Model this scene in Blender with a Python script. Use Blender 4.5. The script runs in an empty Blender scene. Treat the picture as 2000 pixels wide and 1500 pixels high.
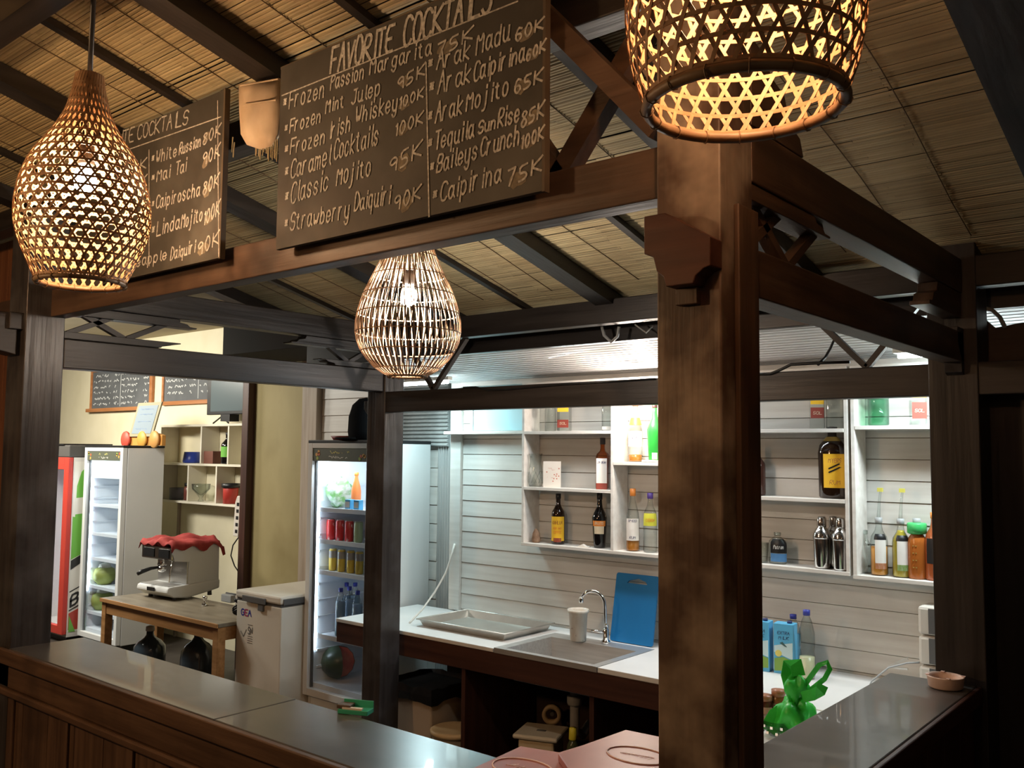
import bpy, math, random
from mathutils import Vector, Matrix
random.seed(7)
R_ = random.Random(11)
S = bpy.context.scene
COL = S.collection
# ---------------------------------------------------------------- camera
F = 1784.0
CAM = Vector((0.8484375, -1.67979167, 1.90))
ROT = Matrix(((0.76895152, 0.04005701, 0.63805094), (0.63924309, -0.0622972, -0.76647722), (0.009046, 0.99725348, -0.0735097)))
cd = bpy.data.cameras.new('camera'); cd.sensor_width = 36.0; cd.lens = F / 2000 * 36; cd.clip_start = .05
cam = bpy.data.objects.new('camera', cd); COL.objects.link(cam)
cam.matrix_world = Matrix.Translation(CAM) @ ROT.to_4x4(); S.camera = cam
def ray(px, py): return ROT @ Vector(((px - 1000) / F, -(py - 750) / F, -1.0))
def at(px, py, ax, v):              # the point of the plane axis=v seen at that place of the photograph
    w = ray(px, py); t = (v - CAM[ax]) / w[ax]; return CAM + w * t
def far(px, py, d): return CAM + ray(px, py) * d
# ---------------------------------------------------------------- world, exposure
S.view_settings.view_transform = 'Standard'; S.view_settings.look = 'None'
S.view_settings.gamma = 1.0; S.view_settings.use_curve_mapping = False
S.view_settings.exposure = 0.60
W = bpy.data.worlds.new('night'); S.world = W; W.use_nodes = True
W.node_tree.nodes['Background'].inputs[0].default_value = (.9, .62, .42, 1)
W.node_tree.nodes['Background'].inputs[1].default_value = .03
cy = S.cycles; cy.max_bounces = 7; cy.diffuse_bounces = 4; cy.glossy_bounces = 3; cy.transmission_bounces = 6
cy.transparent_max_bounces = 12; cy.caustics_reflective = False; cy.caustics_refractive = False
cy.sample_clamp_indirect = 4.0; cy.use_denoising = True
# ---------------------------------------------------------------- lights
def lamp(name, kind, loc, power, col, size=.05, sy=None, aim=None, spread=None):
    d = bpy.data.lights.new(name, kind); d.energy = power; d.color = col
    if kind == 'AREA':
        d.size = size
        if sy: d.shape = 'RECTANGLE'; d.size_y = sy
        if spread: d.spread = spread
    else: d.shadow_soft_size = size
    o = bpy.data.objects.new(name, d); COL.objects.link(o); o.location = loc
    if aim: o.rotation_euler = (Vector(aim) - Vector(loc)).to_track_quat('-Z', 'Y').to_euler()
    return o
WARM = (1, .64, .36); COOL = (.66, .95, 1.0)
lamp('room_light', 'AREA', (-6.9, .9, 2.85), 48, (1, .96, .86), 1.0, .4, (-7.6, 2.9, 1.0))
lamp('room_light', 'AREA', (-8.6, 1.5, 2.95), 62, (1, .94, .80), 1.0, .4, (-8.4, 2.6, .6))
lamp('terrace_fill_light', 'POINT', (2.2, -2.6, 2.5), 5, WARM, .12)  # added warm fill, stands in for unseen lamps out of frame
lamp('terrace_fill_light', 'POINT', (-2.6, -2.2, 2.55), 62, (1, .57, .27), .12)  # added warm fill from out of frame, tints the left ceiling orange
lamp('sink_tube_light', 'AREA', (-3.30, 2.50, 2.30), 8, COOL, .5, .04, (-3.15, 2.62, 0))
lamp('right_tube_light', 'AREA', (-.15, 2.50, 2.30), 11, (.85, .97, 1.0), .5, .04, (-.2, 2.62, 0))
lamp('shelf_bulb_light', 'POINT', at(1240, 772, 1, 2.55), 14, (1, .84, .72), .03)
lamp('pavilion_fill_light', 'AREA', (-1.7, 2.30, 2.42), 8, (.86, .95, 1.0), 1.1, .05, (-1.8, 1.5, 0))  # unseen cool fill inside the pavilion, no tube hangs here

# ---------------------------------------------------------------- materials
def mat(name, col, rough=.5, metal=0, spec=.5, emis=None, trans=0, alpha=None, coat=0, ior=1.45):
    m = bpy.data.materials.new(name); m.use_nodes = True
    b = m.node_tree.nodes['Principled BSDF']; I = b.inputs
    I['Base Color'].default_value = (*col, 1); I['Roughness'].default_value = rough; I['Metallic'].default_value = metal
    I['Specular IOR Level'].default_value = spec; I['Transmission Weight'].default_value = trans; I['IOR'].default_value = ior
    I['Coat Weight'].default_value = coat
    if emis: I['Emission Color'].default_value = (*emis[0], 1); I['Emission Strength'].default_value = emis[1]
    return m
def nodes(m): return m.node_tree.nodes, m.node_tree.links, m.node_tree.nodes['Principled BSDF']
def noisy(name, c1, c2, scale=(4, 4, 4), rough=.5, detail=6, lo=.35, hi=.65, bump=.1, c3=None, s3=2.0, lo3=.5, hi3=.7, metal=0, spec=.5, rvar=0, coat=0, island=0):
    """two tones through a stretched noise, a third tone in larger patches, relief from the same noise"""
    m = mat(name, c1, rough, metal, spec, coat=coat); N, L, B = nodes(m)
    tc = N.new('ShaderNodeTexCoord'); mp = N.new('ShaderNodeMapping'); mp.inputs['Scale'].default_value = scale
    L.new(tc.outputs['Object'], mp.inputs[0])
    nz = N.new('ShaderNodeTexNoise'); nz.inputs['Scale'].default_value = 1; nz.inputs['Detail'].default_value = detail
    L.new(mp.outputs[0], nz.inputs['Vector'])
    r = N.new('ShaderNodeMapRange'); r.inputs[1].default_value = lo; r.inputs[2].default_value = hi
    L.new(nz.outputs[0], r.inputs[0])
    mx = N.new('ShaderNodeMix'); mx.data_type = 'RGBA'; mx.inputs[6].default_value = (*c1, 1); mx.inputs[7].default_value = (*c2, 1)
    L.new(r.outputs[0], mx.inputs[0]); out = mx.outputs[2]
    if c3:
        n3 = N.new('ShaderNodeTexNoise'); n3.inputs['Scale'].default_value = s3; n3.inputs['Detail'].default_value = 4
        L.new(tc.outputs['Object'], n3.inputs['Vector'])
        r3 = N.new('ShaderNodeMapRange'); r3.inputs[1].default_value = lo3; r3.inputs[2].default_value = hi3
        L.new(n3.outputs[0], r3.inputs[0])
        m3 = N.new('ShaderNodeMix'); m3.data_type = 'RGBA'; m3.inputs[7].default_value = (*c3, 1)
        L.new(out, m3.inputs[6]); L.new(r3.outputs[0], m3.inputs[0]); out = m3.outputs[2]
    if island:
        g = N.new('ShaderNodeNewGeometry'); ri = N.new('ShaderNodeMapRange'); ri.inputs[3].default_value = 1 - island; ri.inputs[4].default_value = 1 + island * .4
        L.new(g.outputs['Random Per Island'], ri.inputs[0])
        hs = N.new('ShaderNodeHueSaturation'); L.new(ri.outputs[0], hs.inputs['Value']); L.new(out, hs.inputs['Color']); out = hs.outputs[0]
    L.new(out, B.inputs['Base Color'])
    if rvar:
        rr = N.new('ShaderNodeMapRange'); rr.inputs[3].default_value = rough - rvar; rr.inputs[4].default_value = rough + rvar
        L.new(nz.outputs[0], rr.inputs[0]); L.new(rr.outputs[0], B.inputs['Roughness'])
    if bump:
        bp = N.new('ShaderNodeBump'); bp.inputs['Strength'].default_value = bump; bp.inputs['Distance'].default_value = .01
        L.new(nz.outputs[0], bp.inputs['Height']); L.new(bp.outputs[0], B.inputs['Normal'])
    return m
def wood(name, c1, c2, axis, rough=.45, **k):
    s = [26, 26, 26]; s[axis] = 1.6
    return noisy(name, c1, c2, tuple(s), rough, **k)
M = {}
for ax, n in enumerate('xyz'):
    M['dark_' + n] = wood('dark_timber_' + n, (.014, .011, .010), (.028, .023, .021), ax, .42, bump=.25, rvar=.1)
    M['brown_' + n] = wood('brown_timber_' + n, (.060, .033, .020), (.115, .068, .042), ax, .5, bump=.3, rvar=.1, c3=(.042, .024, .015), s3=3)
    M['red_' + n] = wood('red_timber_' + n, (.042, .015, .010), (.070, .027, .017), ax, .45, bump=.2)
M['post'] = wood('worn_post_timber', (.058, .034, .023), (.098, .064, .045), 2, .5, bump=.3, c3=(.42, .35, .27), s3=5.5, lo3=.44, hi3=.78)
M['post2'] = wood('scuffed_highlit_post_timber', (.020, .017, .017), (.040, .035, .034), 2, .33, bump=.35, c3=(.085, .085, .09), s3=5, lo3=.45, hi3=.85)  # grey patches: scuffs, plus shiny highlights painted into the colour
M['counter'] = noisy('worn_counter_top', (.040, .036, .033), (.075, .071, .067), (2.2, 5, 3), .28, bump=.03, c3=(.12, .118, .115), s3=2.5, lo3=.4, hi3=.9, spec=.9, coat=.25)
M['white'] = noisy('painted_white_wood', (.62, .60, .56), (.72, .71, .67), (1.5, 30, 30), .42, bump=.08, c3=(.55, .53, .49), s3=2.5, lo3=.45, hi3=.8)
M['shelfwhite'] = noisy('white_shelf_paint', (.66, .62, .57), (.76, .73, .68), (5, 30, 30), .45, bump=.05)
M['soffit'] = noisy('white_ribbed_metal', (.58, .58, .58), (.66, .66, .66), (2, 9, 9), .42, bump=.05, spec=.6)
M['ribbed'] = noisy('grey_ribbed_metal', (.33, .34, .33), (.45, .46, .45), (9, 9, 1), .38, bump=.05)
M['olive'] = noisy('olive_painted_wall', (.31, .25, .11), (.37, .30, .14), (3, 3, 1.4), .7, bump=.04, c3=(.26, .20, .08), s3=1.5)
M['cream'] = noisy('cream_wall_paint', (.66, .60, .42), (.72, .66, .48), (3, 3, 3), .7, bump=.03)
M['trim'] = wood('stained_trim', (.30, .23, .17), (.42, .35, .28), 2, .6, bump=.3)
M['floor'] = noisy('dark_floor', (.03, .024, .02), (.05, .042, .036), (4, 4, 4), .5)
M['bamboo'] = noisy('split_bamboo', (.40, .34, .20), (.50, .43, .26), (3, 60, 60), .62, bump=.1, c3=(.34, .26, .14), s3=2.2, lo3=.42, hi3=.75, island=.20)
M['thatch'] = mat('dark_thatch', (.012, .009, .006), .9)
M['cord'] = mat('dark_cord', (.12, .08, .045), .8)
M['board'] = noisy('chalkboard_slate', (.040, .038, .032), (.066, .062, .053), (3, 3, 3), .7, bump=.03, c3=(.11, .105, .09), s3=4, lo3=.45, hi3=.85)
M['board2'] = noisy('grey_chalkboard_slate', (.085, .09, .095), (.12, .125, .13), (4, 4, 4), .7, bump=0)
M['chalk'] = noisy('chalk', (.66, .65, .60), (.34, .33, .30), (90, 90, 90), .9, bump=0)
M['smudge'] = noisy('smeared_chalk', (.15, .13, .10), (.27, .23, .16), (50, 50, 50), .9, bump=0)
M['boardedge'] = mat('board_edge', (.10, .075, .05), .7)
M['orangewood'] = wood('orange_frame_wood', (.34, .13, .04), (.42, .18, .07), 0, .5)
M['tablewood'] = wood('table_pine', (.30, .14, .045), (.45, .23, .09), 0, .45, bump=.15)
M['tabletop'] = noisy('worn_table_top', (.17, .14, .10), (.26, .22, .16), (3, 12, 3), .4, bump=.05)
M['weave'] = noisy('lamp_bamboo_strip', (.30, .17, .085), (.42, .26, .14), (30, 30, 30), .6, bump=.1)
M['rattan'] = noisy('lamp_rattan', (.30, .19, .12), (.42, .29, .19), (30, 30, 30), .6, bump=.1)
M['rim'] = noisy('lamp_rim_bamboo', (.16, .10, .055), (.24, .16, .09), (20, 20, 20), .5)
M['black'] = mat('black_plastic', (.012, .012, .013), .4)
M['blackcloth'] = mat('black_cloth', (.008, .008, .009), .95, spec=.1)
M['grey'] = mat('grey_plastic', (.10, .10, .10), .5)
M['midgrey'] = mat('light_grey_plastic', (.35, .36, .36), .5)
M['appl'] = noisy('white_enamel', (.66, .67, .66), (.70, .71, .70), (2, 2, 2), .35, bump=0)
M['freezer'] = noisy('freezer_enamel', (.62, .58, .50), (.68, .64, .56), (2, 2, 2), .4, bump=0, c3=(.56, .51, .42), s3=2)
M['fridgein'] = mat('fridge_liner', (.80, .84, .88), .4)
M['rack'] = mat('fridge_rack', (.75, .80, .85), .35)
M['steel'] = noisy('brushed_steel', (.56, .55, .53), (.66, .65, .63), (4, 60, 60), .38, metal=.75, bump=.03)
M['alu'] = noisy('worn_aluminium', (.52, .50, .46), (.62, .60, .55), (6, 6, 6), .38, metal=.85, bump=.03)
M['chrome'] = mat('chrome', (.82, .82, .82), .08, 1)
M['shaker'] = mat('polished_steel', (.68, .66, .64), .14, 1)
M['laminate'] = noisy('white_laminate', (.70, .69, .67), (.76, .75, .73), (3, 3, 3), .35, bump=0)
M['blue'] = noisy('blue_board_plastic', (.008, .16, .42), (.012, .19, .47), (3, 3, 3), .4, bump=.02)
M['menu'] = noisy('mauve_menu_cover', (.36, .14, .14), (.47, .20, .18), (5, 3, 3), .38, bump=.06)
M['menuline'] = mat('menu_print', (.85, .62, .56), .5)
M['paper'] = mat('paper', (.75, .72, .66), .8)
M['wall_brown'] = wood('brown_board_wall', (.16, .06, .025), (.24, .10, .045), 2, .5, bump=.3)
M['bagcloth'] = noisy('worn_paper_sack', (.50, .38, .25), (.62, .50, .36), (9, 9, 9), .85, bump=.3)
def col(name, c, rough=.45, **k):
    if name not in M: M[name] = mat(name, c, rough, **k)
    return M[name]
def glass(name, c, rough=.03, ior=1.25, edge=.38):
    """glass that lets straight light through: tinted transparency under a fresnel gloss"""
    m = bpy.data.materials.new(name); m.use_nodes = True; N = m.node_tree.nodes; L = m.node_tree.links
    for n in list(N):
        if n.type != 'OUTPUT_MATERIAL': N.remove(n)
    o = [n for n in N if n.type == 'OUTPUT_MATERIAL'][0]
    t = N.new('ShaderNodeBsdfTransparent'); lw = N.new('ShaderNodeLayerWeight'); lw.inputs[0].default_value = .45
    pw = N.new('ShaderNodeMath'); pw.operation = 'POWER'; pw.inputs[1].default_value = 1.6; L.new(lw.outputs['Facing'], pw.inputs[0])
    cm = N.new('ShaderNodeMix'); cm.data_type = 'RGBA'; cm.inputs[6].default_value = (*c, 1); cm.inputs[7].default_value = (*[q * edge for q in c], 1)
    L.new(pw.outputs[0], cm.inputs[0]); L.new(cm.outputs[2], t.inputs[0])
    g = N.new('ShaderNodeBsdfGlossy'); g.inputs[0].default_value = (.95, .95, .95, 1); g.inputs['Roughness'].default_value = rough
    f = N.new('ShaderNodeFresnel'); f.inputs[0].default_value = ior + .2
    x = N.new('ShaderNodeMixShader'); gm = N.new('ShaderNodeNewGeometry'); iv = N.new('ShaderNodeMath'); iv.operation = 'SUBTRACT'; iv.inputs[0].default_value = 1; L.new(gm.outputs['Backfacing'], iv.inputs[1])
    mu = N.new('ShaderNodeMath'); mu.operation = 'MULTIPLY'; L.new(f.outputs[0], mu.inputs[0]); L.new(iv.outputs[0], mu.inputs[1])   # no false total reflection on the way out
    L.new(mu.outputs[0], x.inputs[0]); L.new(t.outputs[0], x.inputs[1]); L.new(g.outputs[0], x.inputs[2])
    L.new(x.outputs[0], o.inputs[0]); return m
M['glass'] = glass('clear_glass', (.93, .96, .95))
M['glassgreen'] = glass('pale_green_glass', (.70, .90, .80))
M['pane'] = glass('fridge_door_glass', (.92, .94, .96), .02, 1.2, 1.0)
M['glassdark'] = mat('dark_brown_glass', (.018, .008, .004), .08, spec=.7)
M['glassblack'] = mat('black_glass', (.006, .005, .005), .07, spec=.7)
M['jug'] = mat('smoky_water_jug', (.05, .07, .09), .1, spec=.7)
def emit(name, c, s):
    m = mat(name, c, .5, emis=(c, s)); return m

# ---------------------------------------------------------------- mesh building
class MB:
    def __init__(s): s.v = []; s.f = []; s.sm = []
    def add(s, vs, fs, smooth=False):
        n = len(s.v); s.v += [tuple(v) for v in vs]; s.f += [tuple(i + n for i in f) for f in fs]; s.sm += [smooth] * len(fs); return s
    def box(s, x0, x1, y0, y1, z0, z1):
        return s.add([(x0, y0, z0), (x1, y0, z0), (x1, y1, z0), (x0, y1, z0), (x0, y0, z1), (x1, y0, z1), (x1, y1, z1), (x0, y1, z1)],
                     [(0, 3, 2, 1), (4, 5, 6, 7), (0, 1, 5, 4), (1, 2, 6, 5), (2, 3, 7, 6), (3, 0, 4, 7)])
    def bar(s, p, q, w, h, up=(0, 0, 1)):
        p = Vector(p); q = Vector(q); d = (q - p).normalized(); u = Vector(up); a = d.cross(u).normalized(); b = a.cross(d)
        vs = []
        for c in (p, q):
            for i, j in ((-1, -1), (1, -1), (1, 1), (-1, 1)): vs.append(c + a * i * w / 2 + b * j * h / 2)
        return s.add(vs, [(0, 1, 2, 3), (7, 6, 5, 4), (0, 4, 5, 1), (1, 5, 6, 2), (2, 6, 7, 3), (3, 7, 4, 0)])
    def tube(s, pts, r, n=8, caps=True):
        pts = [Vector(p) for p in pts]; vs = []; m = len(pts); a = None
        for i, p in enumerate(pts):
            d = (pts[min(i + 1, m - 1)] - pts[max(i - 1, 0)]).normalized()
            if a is None: a = d.orthogonal().normalized()
            a = (a - d * a.dot(d)).normalized(); b = d.cross(a); rr = r[i] if isinstance(r, (list, tuple)) else r
            for k in range(n):
                t = 2 * math.pi * k / n; vs.append(p + a * math.cos(t) * rr + b * math.sin(t) * rr)
        fs = [(i * n + k, i * n + (k + 1) % n, (i + 1) * n + (k + 1) % n, (i + 1) * n + k) for i in range(m - 1) for k in range(n)]
        s.add(vs, fs, True)
        if caps: b0 = len(s.v) - len(vs); s.f += [tuple(b0 + k for k in reversed(range(n))), tuple(b0 + (m - 1) * n + k for k in range(n))]; s.sm += [False, False]
        return s
    def lathe(s, prof, c=(0, 0, 0), n=24, a0=0, a1=2 * math.pi, sx=1, sy=1, capped=True):
        c = Vector(c); full = abs(a1 - a0 - 2 * math.pi) < 1e-6; k = n if full else n + 1; vs = []
        for r, z in prof:
            for i in range(k):
                t = a0 + (a1 - a0) * i / n; vs.append((c.x + r * sx * math.cos(t), c.y + r * sy * math.sin(t), c.z + z))
        fs = []
        for j in range(len(prof) - 1):
            for i in range(n):
                i2 = (i + 1) % k; fs.append((j * k + i, j * k + i2, (j + 1) * k + i2, (j + 1) * k + i))
        s.add(vs, fs, True)
        if full and capped:
            b0 = len(s.v) - len(vs)
            if prof[0][0] > 1e-4: s.f.append(tuple(b0 + i for i in reversed(range(k)))); s.sm.append(False)
            if prof[-1][0] > 1e-4: s.f.append(tuple(b0 + (len(prof) - 1) * k + i for i in range(k))); s.sm.append(False)
        return s
    def prism(s, poly, ax, lo, hi):
        """poly in the two other axes (in x,y,z order), pushed along ax"""
        n = len(poly); vs = []
        for t in (lo, hi):
            for a, b in poly:
                v = [a, b]; v.insert(ax, t); vs.append(v)
        return s.add(vs, [tuple(range(n)), tuple(reversed(range(n, 2 * n)))] + [(i, i + n, (i + 1) % n + n, (i + 1) % n) for i in range(n)])
    def ribbon(s, pts, nrm, w, th):
        """flat strip through pts, its face along nrm"""
        vs = []; m = len(pts)
        for i, p in enumerate(pts):
            d = (pts[min(i + 1, m - 1)] - pts[max(i - 1, 0)]).normalized(); a = d.cross(nrm[i]).normalized() * w / 2; b = nrm[i] * th
            vs += [p - a, p + a, p + a + b, p - a + b]
        fs = [(4 * i + k, 4 * i + (k + 1) % 4, 4 * i + 4 + (k + 1) % 4, 4 * i + 4 + k) for i in range(m - 1) for k in range(4)]
        fs += [(3, 2, 1, 0), tuple(4 * (m - 1) + k for k in range(4))]
        return s.add(vs, fs)
def sub(o):
    import bmesh
    return o
def link(name, mb, m, parent=None, off=None, bevel=0, fixn=True):
    me = bpy.data.meshes.new(name); v = mb.v
    if off is not None: v = [(a - off[0], b - off[1], c - off[2]) for a, b, c in v]
    me.from_pydata(v, [], mb.f); me.polygons.foreach_set('use_smooth', mb.sm)
    if fixn and len(mb.f) < 4000:
        import bmesh
        b = bmesh.new(); b.from_mesh(me); bmesh.ops.recalc_face_normals(b, faces=b.faces); b.to_mesh(me); b.free()
    me.materials.append(m); o = bpy.data.objects.new(name, me); COL.objects.link(o)
    if parent: o.parent = parent
    if bevel:
        md = o.modifiers.new('bevel', 'BEVEL'); md.width = bevel; md.segments = 2; md.limit_method = 'ANGLE'; md.angle_limit = .8
    return o
def thing(name, label, cat, loc=(0, 0, 0), rz=0, group=None, kind=None):
    o = bpy.data.objects.new(name, None); COL.objects.link(o); o.location = loc; o.rotation_euler = (0, 0, rz); o.empty_display_size = .1
    if label: o['label'] = label
    if cat: o['category'] = cat
    if group: o['group'] = group
    if kind: o['kind'] = kind
    return o
def part(name, mb, m, parent, bevel=0, world=False, label=None, kind=None):
    off = None
    if world:
        q = parent; off = Vector((0, 0, 0))
        while q: off = off + q.location; q = q.parent
    o = link(name, mb, m, parent, off, bevel)
    if label: o['label'] = label
    if kind: o['kind'] = kind
    return o
def solo(name, mb, m, label, cat, loc=(0, 0, 0), rz=0, group=None, bevel=0):
    o = link(name, mb, m, None, None, bevel); o.location = loc; o.rotation_euler = (0, 0, rz)
    o['label'] = label; o['category'] = cat
    if group: o['group'] = group
    return o
def struct(name, mb, m, bevel=0):
    o = link(name, mb, m, None, None, bevel); o['kind'] = 'structure'; return o
def copy_tree(o, parent=None):
    c = o.copy(); COL.objects.link(c); c.parent = parent
    for ch in o.children: copy_tree(ch, c)
    return c
def tidy(mb, k=1): return mb
# ---------------------------------------------------------------- chalk hand: single-stroke letters
G = {'A': '02 28 42|15 35', 'B': '02 08 38 47 35 05|35 44 32 02', 'C': '47 38 18 06 04 12 32 43', 'D': '02 08 28 46 44 22 02', 'E': '42 02 08 48|05 35',
     'F': '02 08 48|05 35', 'G': '47 38 18 06 04 12 32 45 25', 'H': '02 08|42 48|05 45', 'I': '22 28', 'J': '03 12 22 33 38|18 48', 'K': '02 08|48 05 42',
     'L': '08 02 42', 'M': '02 08 25 48 42', 'N': '02 08 42 48', 'O': '18 06 04 12 32 44 46 38 18', 'P': '02 08 38 47 36 05', 'R': '02 08 38 47 35 05 42',
     'S': '47 38 18 06 15 35 44 32 12 03', 'T': '22 28|08 48', 'U': '08 04 12 32 44 48', 'V': '08 22 48', 'W': '08 12 25 32 48', 'X': '02 48|08 42',
     'Y': '08 25 48|25 22', 'Z': '08 48 02 42', 'a': '35 26 16 05 03 12 22 34|36 33 42', 'b': '08 02|04 16 26 35 33 22 12 03', 'c': '35 26 16 05 03 12 22 33',
     'd': '35 26 16 05 03 12 22 33|38 32', 'e': '04 34 35 26 16 05 03 12 22 33', 'f': '37 28 17 12|05 25', 'g': '35 26 16 05 03 12 22 33|36 31 20 10 01',
     'h': '08 02|04 16 26 35 32', 'i': '16 12|18 17', 'j': '26 21 10 00|28 27', 'k': '08 02|36 04 32', 'l': '18 13 22', 'm': '06 02|05 16 25 22|25 36 45 42',
     'n': '06 02|04 16 26 35 32', 'o': '16 05 03 12 22 33 35 26 16', 'p': '06 00|05 16 26 35 33 22 12 03', 'q': '35 26 16 05 03 12 22 33|36 30',
     'r': '06 02|04 16 26', 's': '35 26 16 05 14 24 33 22 12 03', 't': '17 13 22 32|06 26', 'u': '06 03 12 22 33|36 32 42', 'v': '06 22 46',
     'w': '06 12 24 32 46', 'x': '06 32|36 02', 'y': '06 03 12 22 33|36 31 20 10 01', 'z': '06 36 02 32', '0': '18 06 04 12 22 34 36 28 18',
     '1': '07 18 12', '2': '07 18 28 36 02 42', '5': '38 08 05 25 34 33 22 02', '6': '37 18 04 12 22 33 34 25 05', '7': '08 38 12',
     '8': '18 07 16 25 34 33 22 12 03 04 15 26 37 28 18', '9': '36 15 06 07 18 28 37 36 32', '*': '04 26|06 24|15 15|14 16|05 25'}
zf = [0]
def write(mb, s, p, q, h, w=.004, slant=.12, jit=.25, fn=None, nrm=(0, -1, 0), tall=1.0):
    """s from point p to point q (its baseline), cap height h; fn may bend (u,v) onto a label"""
    p = Vector(p); q = Vector(q); up = Vector((0, 0, 1)); d = q - p; Lg = d.length; d = d.normalized(); n = Vector(nrm)
    adv = [2.6 if c in 'il1I' else (5.6 if c in 'mwMW' else 4.8) for c in s]; tot = sum(adv) - 1.2; sx = Lg / tot; sz = h / 6; x = 0
    for c, a in zip(s, adv):
        if c in G:
            js = [R_.uniform(-jit, jit) for _ in range(3)]
            for st in G[c].split('|'):
                pts = [(int(k[0]) * .95, int(k[1]) - 2) for k in st.split()]
                if len(pts) > 3:                        # soften corners
                    q2 = [pts[0]]
                    for (a0, b0), (a1, b1) in zip(pts, pts[1:]): q2 += [(a0 * .75 + a1 * .25, b0 * .75 + b1 * .25), (a0 * .25 + a1 * .75, b0 * .25 + b1 * .75)]
                    pts = q2 + [pts[-1]]
                P3 = []
                for a0, b0 in pts:
                    u = (x + a0 + js[0] * .5) * sx + b0 * sz * slant; v = b0 * sz * (1 + js[1] * .3) + js[2] * sz * .5
                    P3.append(fn(u, v) if fn else p + d * u + up * v)
                for a0, b0 in zip(P3, P3[1:]):
                    e = b0 - a0
                    if e.length < 1e-6: continue
                    nn = n if not fn else Vector((a0.x - fn.c[0], a0.y - fn.c[1], 0)).normalized()
                    zf[0] = (zf[0] + 1) % 9; a0 = a0 + nn * zf[0] * .00006; b0 = b0 + nn * zf[0] * .00006
                    e = e.normalized(); t = e.cross(nn).normalized() * w / 2; e = e * w * .3
                    mb.add([a0 - e - t, b0 + e - t, b0 + e + t, a0 - e + t], [(0, 1, 2, 3)])
        x += a
    return mb
def line(mb, p, q, w=.004, n=(0, -1, 0)):
    p = Vector(p); q = Vector(q); t = (q - p).normalized().cross(Vector(n)).normalized() * w / 2
    return mb.add([p - t, q - t, q + t, p + t], [(0, 1, 2, 3)])
def scribble(mb, p, q, h, w=.003, n=(0, -1, 0), dens=1.0):
    """a line of writing too small to read"""
    p = Vector(p); q = Vector(q); d = (q - p); Lg = d.length; d = d.normalized(); u = 0; last = None
    while u < Lg:
        if R_.random() < .16: last = None; u += h * .7; continue
        pt = p + d * u + Vector((0, 0, R_.uniform(0, h)))
        if last is not None: line(mb, last, pt, w, n)
        last = pt; u += h * .35 / dens
    return mb
# ================================================================ STRUCTURE
struct('floor', MB().box(-13, 4.5, -4.5, 5, -.06, 0), M['floor'])
# roof mats: split bamboo on a slope that falls to the back
SL = -.25; ZB = 2.66; YB = 1.95
def roof(y): return ZB + SL * (y - YB)
ceil = thing('ceiling', None, None, (0, 0, 0), kind='structure')
part('roof_covering', MB().prism([(-3.3, roof(-3.3) + .05), (2.12, roof(2.12) + .05), (2.12, roof(2.12) + .09), (-3.3, roof(-3.3) + .09)], 0, -3.85, 4.2), M['thatch'], ceil)
part('roof_covering', MB().prism([(-3.3, roof(-3.3) + .05), (.40, roof(.40) + .05), (.40, roof(.40) + .09), (-3.3, roof(-3.3) + .09)], 0, -6.2, -3.86), M['thatch'], ceil)
RAFT = [-6.0, -4.90, -3.75, -2.59, -1.57, -.60, .38, 1.45, 2.6, 3.8]
ss = math.hypot(1, SL); ca, sa = 1 / ss, SL / ss
for x0, x1 in zip(RAFT, RAFT[1:]):
    mb = MB(); y = -3.2; shade = 0
    while y < (2.10 if x0 > -4 else .40):
        w = R_.uniform(.009, .015); gap = R_.choice((.0002, .0002, .0003, .0005, .0016)); 
        if R_.random() < .03: gap = .005
        k = R_.uniform(-.0012, .0012); a = x0 + R_.uniform(-.02, .02); b = x1 + R_.uniform(-.02, .02)
        segs = 3 if w > .011 else 2; px_ = a
        for i in range(segs):
            nx = a + (b - a) * (i + 1) / segs; z0 = roof(y) + k + R_.uniform(-.001, .001)
            vs = []
            for xx in (px_ + (.0015 if i else 0), nx):
                vs += [(xx, y, z0 + .002), (xx, y + w * .25 * ca, z0 - .001 + w * .25 * sa), (xx, y + w * .75 * ca, z0 - .001 + w * .75 * sa), (xx, y + w * ca, z0 + .002 + w * sa)]
            mb.add(vs, [(0, 1, 5, 4), (1, 2, 6, 5), (2, 3, 7, 6), (3, 0, 4, 7)]); px_ = nx
        y += (w + gap) * ca
    o = part('bamboo_mat', mb, M['bamboo'], ceil, kind='stuff')
for i, x in enumerate(RAFT):
    if abs(x) > 4.5: continue
    mb = MB(); w = .075 if abs(x - .38) < .01 else .050
    mb.prism([(-3.2, roof(-3.2) - .072), (2.06, roof(2.06) - .072), (2.06, roof(2.06) - .006), (-3.2, roof(-3.2) - .006)], 0, x - w, x + w)
    part('rafter', mb, M['dark_y'], ceil)
for x in (-3.3, -2.09, -1.1, .9):
    part('batten', MB().prism([(-3.2, roof(-3.2) - .028), (2.04, roof(2.04) - .028), (2.04, roof(2.04) - .005), (-3.2, roof(-3.2) - .005)], 0, x - .016, x + .016), M['dark_y'], ceil)
cmb = MB(); x = -3.7
while x < 3.4:
    if min(abs(x - r) for r in RAFT) > .12:
        pts = [Vector((x + .012 * math.sin(j * .9 + x * 7), -3.1 + j * .26, roof(-3.1 + j * .26) - .004)) for j in range(20)]
        cmb.tube(pts, .0018, 4, False)
    x += .235
part('lashing_cord', cmb, M['cord'], ceil, kind='stuff')
part('roof_plate', MB().box(-5.5, 4.0, -.62, -.54, at(50, 64, 1, -.54).z, at(50, 64, 1, -.54).z + .12), M['dark_x'], ceil)

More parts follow.
